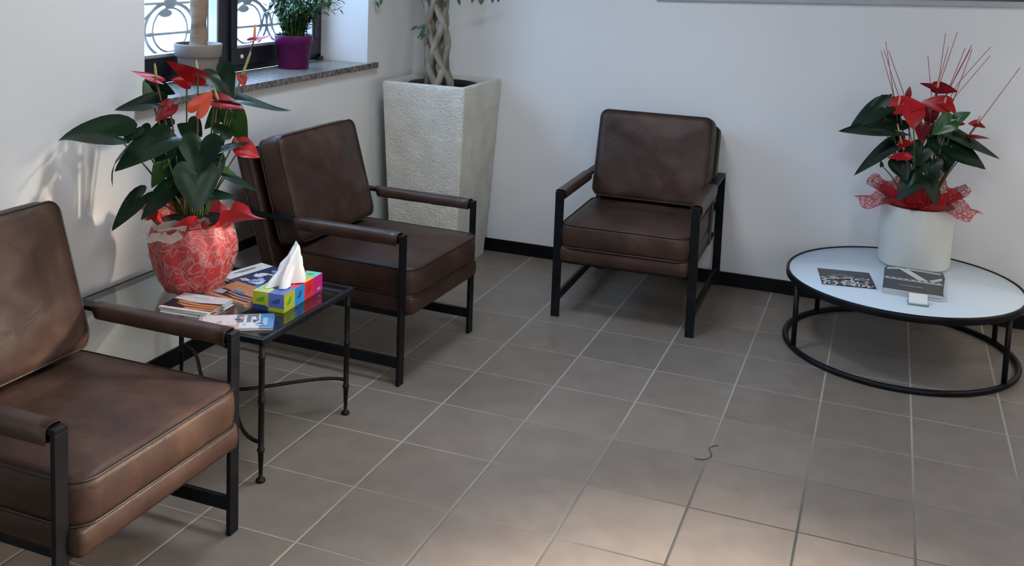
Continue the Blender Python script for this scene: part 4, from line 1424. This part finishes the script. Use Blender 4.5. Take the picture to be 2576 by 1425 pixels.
def booklet(name, c, w, d, th, rz, z, label, patches, group=None, curl=0.0, bow=0.0, base=0, cat='magazine'):
    """w along local x, d along local y; patches = (material index, polygon in 0..1 coords) printed on the cover"""
    root = empty(name, (c[0], c[1], z), rz, label, cat, group)

    def zf(x, y):
        return curl * max(0, x / w) ** 2 * 4 * 0.25 + bow * (1 - (2 * y / d) ** 2)
    NX, NY = 10, 8

    def slab(z0, z1, ins, mt, nm):
        m = MB()
        for zz_ in (z0, z1):
            for i in range(NX + 1):
                for j in range(NY + 1):
                    x = (-0.5 + i / NX) * (w - ins); y = (-0.5 + j / NY) * (d - ins)
                    m.v.append((x, y, zz_ + zf(x, y)))
        q = (NX + 1) * (NY + 1)
        idx = lambda i, j, k: k * q + i * (NY + 1) + j
        for i in range(NX):
            for j in range(NY):
                m.face((idx(i, j, 1), idx(i + 1, j, 1), idx(i + 1, j + 1, 1), idx(i, j + 1, 1)))
                m.face((idx(i, j, 0), idx(i, j + 1, 0), idx(i + 1, j + 1, 0), idx(i + 1, j, 0)))
        for i in range(NX):
            m.face((idx(i, 0, 0), idx(i + 1, 0, 0), idx(i + 1, 0, 1), idx(i, 0, 1)))
            m.face((idx(i + 1, NY, 0), idx(i, NY, 0), idx(i, NY, 1), idx(i + 1, NY, 1)))
        for j in range(NY):
            m.face((idx(0, j + 1, 0), idx(0, j, 0), idx(0, j, 1), idx(0, j + 1, 1)))
            m.face((idx(NX, j, 0), idx(NX, j + 1, 0), idx(NX, j + 1, 1), idx(NX, j, 1)))
        return m
    slab(0.0003, th - 0.0006, 0.003, paper_w, 'pages').build('pages', paper_w, root)
    m = slab(th - 0.0006, th, 0, None, 'cover')
    m.m = [base] * len(m.f)
    lay = 0
    for (mi, poly) in patches:
        lay += 1
        m.mi = mi
        n_ = len(poly)
        cxp = sum(p[0] for p in poly) / n_; cyp = sum(p[1] for p in poly) / n_
        # subdivide edges so that the print follows the curled cover
        bd = []
        for i in range(n_):
            p, q2 = poly[i], poly[(i + 1) % n_]
            ss = max(1, int(math.dist(p, q2) * 10))
            for k_ in range(ss):
                bd.append((p[0] + (q2[0] - p[0]) * k_ / ss, p[1] + (q2[1] - p[1]) * k_ / ss))
        o_ = len(m.v)
        zt = th + 0.00004 * lay + 0.00005
        K_ = len(bd)
        for lev in (1.0, 0.5, 0.0):
            for (a, b2) in (bd if lev > 0 else [(cxp, cyp)]):
                a2 = cxp + (a - cxp) * lev; b3 = cyp + (b2 - cyp) * lev
                x = (a2 - 0.5) * w; y = (b3 - 0.5) * d
                m.v.append((x, y, zt + zf(x, y)))
        for i in range(K_):
            j = (i + 1) % K_
            m.face((o_ + i, o_ + j, o_ + K_ + j, o_ + K_ + i))
            m.face((o_ + K_ + i, o_ + K_ + j, o_ + 2 * K_))
    m.build('cover', PAL, root)
    return root


def rect(x0, y0, x1, y1):
    return [(x0, y0), (x1, y0), (x1, y1), (x0, y1)]


def blob(cx, cy, rx_, ry_, n=9, seed=0, ang=0):
    rr = random.Random(seed)
    out = []
    for i in range(n):
        t = 2 * PI * i / n
        k = rr.uniform(0.75, 1.2)
        x, y = rx_ * k * math.cos(t), ry_ * k * math.sin(t)
        out.append((min(0.99, max(0.01, cx + x * math.cos(ang) - y * math.sin(ang))), min(0.99, max(0.01, cy + x * math.sin(ang) + y * math.cos(ang)))))
    return out


TT = 0.4715     # top of the glass
# white and black brochures, stacked three high
fingers = [(2, [(0, 0.10), (1, 0.10), (1, 0.62), (0.55, 0.52), (0, 0.60)]),
           (1, [(0.12, 0.52), (0.30, 0.56), (0.62, 0.45), (0.98, 0.50), (0.98, 0.40), (0.60, 0.36), (0.20, 0.42)]),
           (1, [(0.15, 0.38), (0.6, 0.33), (0.99, 0.37), (0.99, 0.28), (0.62, 0.26), (0.40, 0.24)]),
           (1, [(0.45, 0.20), (0.75, 0.23), (0.98, 0.24), (0.98, 0.16), (0.75, 0.12), (0.42, 0.10)]),
           (7, rect(0.30, 0.80, 0.62, 0.812)), (7, rect(0.22, 0.76, 0.70, 0.768)), (0, rect(0, 0, 1, 0.10))]
names_w = ['lowest of the four white brochures with an orange hand picture', 'second from the bottom of the four white brochures', 'second from the top of the four white brochures',
           'topmost white brochure with orange hands on black, beside the armchair arm']
for i, (dx, dy, a) in enumerate(((0.012, -0.008, 4), (0.006, 0.0, 6), (0.002, -0.002, 3), (0, 0, 5))):
    booklet('brochure', (-0.634 + dx, -1.618 + dy), 0.186, 0.150, 0.0036, R(a), TT + i * 0.0044, names_w[i], fingers if i == 3 else fingers[:3], 'white brochures on the glass table',
            curl=0.003, bow=0.0, cat='brochure')
om = [(2, [(0.08, 0.12), (0.98, 0.10), (0.98, 0.42), (0.10, 0.50)]), (3, [(0.30, 0.42), (0.62, 0.44), (0.58, 0.56), (0.32, 0.55)]), (5, [(0.08, 0.40), (0.25, 0.42), (0.30, 0.20), (0.08, 0.14)]),
      (1, [(0.28, 0.40), (0.60, 0.34), (0.98, 0.38), (0.98, 0.30), (0.60, 0.28), (0.35, 0.33)]), (1, [(0.30, 0.26), (0.70, 0.22), (0.98, 0.26), (0.98, 0.19), (0.60, 0.16)]),
      (2, rect(0.30, 0.80, 0.70, 0.807))]
for i, (dx, dy, a) in enumerate(((0.008, 0.0, -13), (0.002, -0.004, -11), (0.0, 0.0, -12))):
    booklet('brochure', (-0.575 + dx, -1.455 + dy), 0.20, 0.150, 0.0036, R(a), TT + i * 0.0044, ['lowest orange brochure of the three between pot and tissue box', 'middle orange brochure of the three between pot and tissue box',
            'topmost orange brochure of the three between pot and tissue box'][i], om if i == 2 else om[:2], 'orange brochures on the glass table', curl=0.001, base=1, cat='brochure')
rr_ = random.Random(4)
doc = [(4, rect(0.22, 0, 1, 1))]
for i in range(26):
    doc.append((rr_.choice([0, 6, 5, 5, 3, 0, 4, 3]), blob(rr_.uniform(0.32, 0.85), rr_.uniform(0.12, 0.85), rr_.uniform(0.03, 0.09), rr_.uniform(0.03, 0.10), 8, i, rr_.uniform(0, 3))))
doc.append((3, rect(0.62, 0.03, 0.98, 0.16)))
doc += [(2, rect(0.08, 0.25, 0.095, 0.75)), (2, rect(0.115, 0.35, 0.125, 0.7))]
for i, (dx, dy, a) in enumerate(((0.0, -0.010, -15), (0, 0, -14))):
    booklet('magazine', (-0.592 + dx, -1.268 + dy), 0.30, 0.205, 0.004, R(a), TT + i * 0.005, ['magazine lying under the blue one at the far end of the glass table', 'large magazine with blue crowd cover and white spine band beyond the tissue box'][i],
            doc if i == 1 else [(4, rect(0.2, 0, 1, 1))], 'large magazines on the glass table')
ph = [(6, rect(0.0, 0.0, 0.55, 1)), (0, rect(0.05, 0.25, 0.5, 0.95)), (3, rect(0.82, 0, 1, 1)), (7, rect(0.5, 0.4, 0.8, 0.98)), (0, rect(0.6, 0.1, 0.64, 0.9)), (0, rect(0.70, 0.15, 0.76, 0.8)), (5, rect(0.86, 0.2, 0.92, 0.7))]
for i in range(14):
    ph.append((rr_.choice([2, 0, 6, 4, 0, 6]), blob(rr_.uniform(0.15, 0.85), rr_.uniform(0.2, 0.85), rr_.uniform(0.02, 0.06), rr_.uniform(0.04, 0.12), 8, i + 40)))
for i in range(2):
    booklet('magazine', (-0.425 - 0.002 * i, -1.682), 0.235, 0.125, 0.004, R(31 + i), TT + i * 0.005, ['lower of the two photo magazines at the near corner of the glass table', 'upper photo magazine with pale people scene at the near corner of the glass table'][i], ph,
            'small photo magazines on the glass table')

# black and white brochures on the round table
rr_ = random.Random(9)
scr = [(2, rect(0, 0, 1, 1))]
for i in range(85):
    cx0, cy0 = rr_.uniform(0.04, 0.96), rr_.uniform(0.04, 0.50)
    t = rr_.uniform(0, PI)
    l_, wd = rr_.uniform(0.03, 0.07), 0.012
    c_, s_ = math.cos(t), math.sin(t)
    scr.append((0, [(min(.99, max(.01, cx0 + a * c_ - b2 * s_)), min(.99, max(.01, cy0 + a * s_ + b2 * c_))) for a, b2 in ((-l_, -wd), (0, -wd * 2.2), (l_, -wd), (l_, wd), (0, wd * 0.2), (-l_, wd))]))
scr += [(0, rect(0.22, 0.57, 0.42, 0.585)), (0, rect(0.45, 0.565, 0.66, 0.58)), (0, rect(0.35, 0.64, 0.55, 0.645))]
TB = 0.3250
booklet('brochure', (1.364, 0.262), 0.225, 0.235, 0.003, R(9), TB, 'single black brochure with white scribble pattern lying left on the round table', scr, curl=-0.001, bow=0.002, base=2, cat='brochure')


def stripe(x0, y0, x1, y1, w):
    d = math.hypot(x1 - x0, y1 - y0)
    nx, ny = -(y1 - y0) / d * w, (x1 - x0) / d * w
    return [(x0 + nx, y0 + ny), (x1 + nx, y1 + ny), (x1 - nx, y1 - ny), (x0 - nx, y0 - ny)]


zig = [(2, rect(0, 0, 1, 1))]
for k_ in range(4):
    o_ = k_ * 0.050
    zig.append((0, stripe(0.20 + o_, 0.97 - o_ * 0.1, 0.62 + o_ * 0.9, 0.50, 0.015)))
for k_ in range(2):
    o_ = k_ * 0.055
    zig.append((0, stripe(0.02, 0.90 - o_, 0.22, 0.96 - o_, 0.016)))
    zig.append((0, stripe(0.78, 0.49 + o_, 0.985, 0.66 + o_, 0.017)))
    zig.append((0, stripe(0.36, 0.965 - 0.04 * k_, 0.96, 0.93 - 0.04 * k_, 0.012)))
wav = [(2, rect(0, 0, 1, 1))]
band = [(7, rect(0.0, 0.40, 1.0, 0.52))]
for k_ in range(9):
    x = 0.05 + k_ * 0.11
    band.append((0, [(x - 0.05, 0.42), (x, 0.50), (x + 0.06, 0.42), (x + 0.05, 0.44), (x, 0.475), (x - 0.04, 0.44)]))
# small unreadable line of white lettering
txt = []
for k_ in range(12):
    x = 0.28 + k_ * 0.033
    txt.append((0, rect(x, 0.19 + 0.0, x + 0.018, 0.215)))
cover2 = zig + band + txt
lb = ['lowest magazine of the stack in front of the white pot', 'second magazine from the bottom of the stack in front of the white pot', 'third magazine from the bottom of the stack in front of the white pot',
      'second magazine from the top of the stack in front of the white pot', 'topmost black magazine with white zigzag stripes in front of the white pot']
for i, (dx, dy, a) in enumerate(((-0.004, 0.004, -1), (0.004, -0.002, -4), (-0.002, 0.004, 0), (0.003, 0.0, -3), (0, 0, -2))):
    booklet('magazine', (1.640 + dx, 0.297 + dy), 0.236, 0.355, 0.0048, R(a), TB + i * 0.0056, lb[i], cover2 if i == 4 else [(0, rect(0, 0, 1, 0.06))], 'stack of magazines on the round table', base=2, bow=-0.0004)

ch = empty('card_holder', (1.655, 0.050, TB), R(3), 'small clear card holder with white cards in front of the magazine stack', 'card holder')
m = MB(); m.box((-0.040, -0.030, 0), (0.040, 0.030, 0.003)); m.box((-0.040, -0.030, 0.003), (0.040, -0.027, 0.012)); m.box((-0.040, 0.022, 0.003), (0.040, 0.025, 0.040)); m.build('holder', tglass, ch)
m = MB(); M_ = Matrix.Translation((0, 0.0, 0.020)) @ Matrix.Rotation(R(48), 4, 'X'); m.box((-0.036, -0.024, -0.003), (0.036, 0.024, 0.003), M_); m.build('cards', mat('white_card', (0.72, 0.72, 0.72), 0.5), ch)

# ------------------------------------------------------------------ tissue box
tb = empty('tissue_box', (-0.412, -1.405, TT), R(3.0), 'colourful patchwork tissue box on the glass table', 'tissue box')
bw, bd_, bh = 0.118, 0.262, 0.062
cols = dict(lime=(0.42, 0.48, 0.03), blue=(0.10, 0.16, 0.48), cyan=(0.02, 0.26, 0.62), red_=(0.62, 0.02, 0.03), magenta=(0.45, 0.01, 0.22), crimson=(0.50, 0.02, 0.09), yellow=(0.80, 0.48, 0.03), teal=(0.20, 0.56, 0.42), navy=(0.03, 0.06, 0.22), green=(0.09, 0.36, 0.03),
            dblue=(0.03, 0.07, 0.34), dred=(0.35, 0.01, 0.02), skin=(0.55, 0.38, 0.30), lightlime=(0.50, 0.66, 0.25))
BM = [mat('box_' + k, v, 0.25) for k, v in cols.items()]
BI = {k: i for i, k in enumerate(cols)}
m = MB()
m.mi = BI['blue']
m.box((-bw / 2, -bd_ / 2, 0.0), (bw / 2, bd_ / 2, bh))


def quad(pl_, a0, b0, a1, b1, c, e=0.0003):
    m.mi = BI[c]
    if pl_ == 'f':      # -y face: a along x, b up
        pts = [(-bw / 2 + a * bw, -bd_ / 2 - e, b * bh) for a, b in ((a0, b0), (a1, b0), (a1, b1), (a0, b1))]
    elif pl_ == 'r':    # +x face: a along y
        pts = [(bw / 2 + e, -bd_ / 2 + a * bd_, b * bh) for a, b in ((a0, b0), (a1, b0), (a1, b1), (a0, b1))]
    else:
        pts = [(-bw / 2 + a * bw, -bd_ / 2 + b * bd_, bh + e) for a, b in ((a0, b0), (a1, b0), (a1, b1), (a0, b1))]
    m.add(pts, ((0, 1, 2, 3),), False)


def sprig(pl_, ca, cb, c, sa=0.16, sb=0.20, ang=0.6, e=0.0006):
    m.mi = BI[c]
    pts = []
    for i in range(12):
        t = 2 * PI * i / 12
        k = 1 + 0.18 * math.sin(3 * t)
        a = sa * k * math.cos(t); b = sb * 0.55 * k * math.sin(t)
        a2 = ca + a * math.cos(ang) - b * math.sin(ang) * sa / sb
        b2 = cb + (a * math.sin(ang)) * sb / sa + b * math.cos(ang)
        if pl_ == 'f':
            pts.append((-bw / 2 + a2 * bw, -bd_ / 2 - e, b2 * bh))
        elif pl_ == 'r':
            pts.append((bw / 2 + e, -bd_ / 2 + a2 * bd_, b2 * bh))
        else:
            pts.append((-bw / 2 + a2 * bw, -bd_ / 2 + b2 * bd_, bh + e))
    m.add(pts, (tuple(range(12)),), False)


quad('f', 0, 0.28, 0.5, 1, 'lime'); quad('f', 0.5, 0.22, 1, 1, 'blue'); quad('f', 0, 0, 0.5, 0.28, 'navy'); quad('f', 0.5, 0, 1, 0.22, 'lime')
sprig('f', 0.26, 0.58, 'green'); sprig('f', 0.76, 0.58, 'dblue'); sprig('f', 0.47, 0.27, 'skin', 0.06, 0.08, 0)
for i, (a, b_, c, c2) in enumerate(((0, 0.27, 'lime', 'green'), (0.27, 0.52, 'cyan', 'dblue'), (0.52, 0.77, 'red_', 'dred'), (0.77, 1.0, 'magenta', 'crimson'))):
    quad('r', a, 0, b_, 1, c); sprig('r', (a + b_) / 2, 0.52, c2, 0.07, 0.26, 0.8)
sprig('r', 0.90, 0.22, 'skin', 0.04, 0.12, 0, 0.0009)
quad('t', 0, 0, 0.5, 0.36, 'lightlime'); quad('t', 0.5, 0, 1, 0.30, 'blue'); quad('t', 0.5, 0.30, 1, 0.52, 'crimson'); quad('t', 0.5, 0.52, 1, 0.76, 'yellow'); quad('t', 0.5, 0.76, 1, 1, 'teal')
quad('t', 0, 0.36, 0.5, 0.62, 'cyan'); quad('t', 0, 0.62, 0.5, 1, 'magenta')
sprig('t', 0.27, 0.20, 'green', 0.12, 0.07, 0.3); sprig('t', 0.75, 0.16, 'dblue', 0.12, 0.07, 0.3); sprig('t', 0.75, 0.66, 'lime', 0.10, 0.06, 0.3); sprig('t', 0.75, 0.88, 'green', 0.10, 0.06, 0.3)
m.build('box', BM, tb)
m = MB(); m.add([(0.030 * math.cos(t * PI / 12), 0.085 * math.sin(t * PI / 12) - 0.005, bh + 0.0010) for t in range(24)], (tuple(range(24)),)); m.build('slot', mat('slot_dark', (0.03, 0.03, 0.035), 0.6), tb)

ts = empty('tissue', (-0.412, -1.405, TT + bh + 0.001), R(3.0), 'white tissue pulled up out of the patchwork box', 'tissue')
m = MB(); m.smooth = True
NA, NR = 48, 16
for i in range(NR + 1):
    t = i / NR
    for j in range(NA):
        th = 2 * PI * j / NA
        k = 1 - t
        rx_ = 0.032 * k ** 0.75 + 0.009
        ry_ = 0.066 * k ** 0.85 + 0.006
        fl_ = 1 + 0.26 * math.sin(5 * th + 2.2 * t) * (0.3 + k) + 0.16 * math.sin(8 * th - 5 * t)
        x = rx_ * fl_ * math.cos(th) + 0.030 * t
        y = ry_ * fl_ * math.sin(th) - 0.012 + 0.010 * t
        z = 0.142 * t ** 0.85 - 0.012 * t * (1 + math.sin(th * 2)) + 0.006 * noise.noise(Vector((x * 60, y * 60, t * 5)))
        if t > 0.98:
            z += 0.010 * math.cos(th - 1)
        m.v.append((x, y, max(0.0005, z)))
for i in range(NR):
    for j in range(NA):
        m.face((i * NA + j, i * NA + (j + 1) % NA, (i + 1) * NA + (j + 1) % NA, (i + 1) * NA + j), True)
m.face([NR * NA + j for j in range(NA)], True)
m.build('tissue_sheet', tissue_m, ts)

# ------------------------------------------------------------------ piece of dark wire on the floor
pts = [(0.954, -1.008), (0.970, -1.006), (0.986, -0.999), (0.998, -0.984), (1.004, -0.965), (1.001, -0.948), (0.993, -0.932), (0.987, -0.917), (0.988, -0.901), (0.996, -0.888), (1.006, -0.882), (1.015, -0.881)]
m = MB(); m.tube([(x - 0.98, y + 0.95, 0.0016) for x, y in pts], 0.0013, 8)
tag(m.build('wire', mat('black_wire', (0.02, 0.02, 0.02), 0.4), loc=(0.98, -0.95, 0)), 'short S-shaped piece of thin black wire lying on the floor tiles', 'wire')

# ------------------------------------------------------------------ unseen tree added outside the right window, crown shaped to dapple the sun
tree = empty('gobo_tree', (5.2, -1.3, 0), label='unseen leafy tree added outside the right window to dapple the sun', cat='tree')
m = MB(); m.tube([(0, 0, 0), (0.03, 0, 1.0), (0, 0.05, 2.2)], [0.09, 0.07, 0.04], 10); m.build('trunk', bark, tree)
m = MB()
rnd = random.Random(2)
gaps = []  # holes left in the crown where sun patches should land indoors
for (x, y, z, r_) in ((1.15, -2.05, 0, 0.42), (0.7, -1.75, 0, 0.25), (-0.2, -2.50, 0.45, 0.16), (-0.5, -2.20, 0.47, 0.11), (-0.62, -2.40, 0.66, 0.06), (-0.62, -2.25, 0.78, 0.04), (-1.117, -1.38, 0.74, 0.24), (-0.2, -2.66, 0.50, 0.13), (-0.22, -2.25, 0.30, 0.1)):
    t = (5.2 - x) / -SUNDIR.x
    q = Vector((x, y, z)) - SUNDIR * t
    gaps.append((q.y - 0.6, q.z, r_))
tree.location.y = 0.6
for i in range(8000):
    p = Vector((rnd.gauss(0, 0.22), rnd.uniform(-2.4, 2.4), rnd.uniform(0.15, 3.6)))
    if any((p.y - a * 1.0) ** 2 + (p.z - b2) ** 2 < (r_ + 0.06) ** 2 for a, b2, r_ in gaps):
        continue
    small_leaf(m, p, Vector((rnd.uniform(-1, 1), rnd.uniform(-1, 1), rnd.uniform(-1, 0.3))), rnd.uniform(0.14, 0.24), 0.055)
m.build('foliage', leaf_ficus, tree)
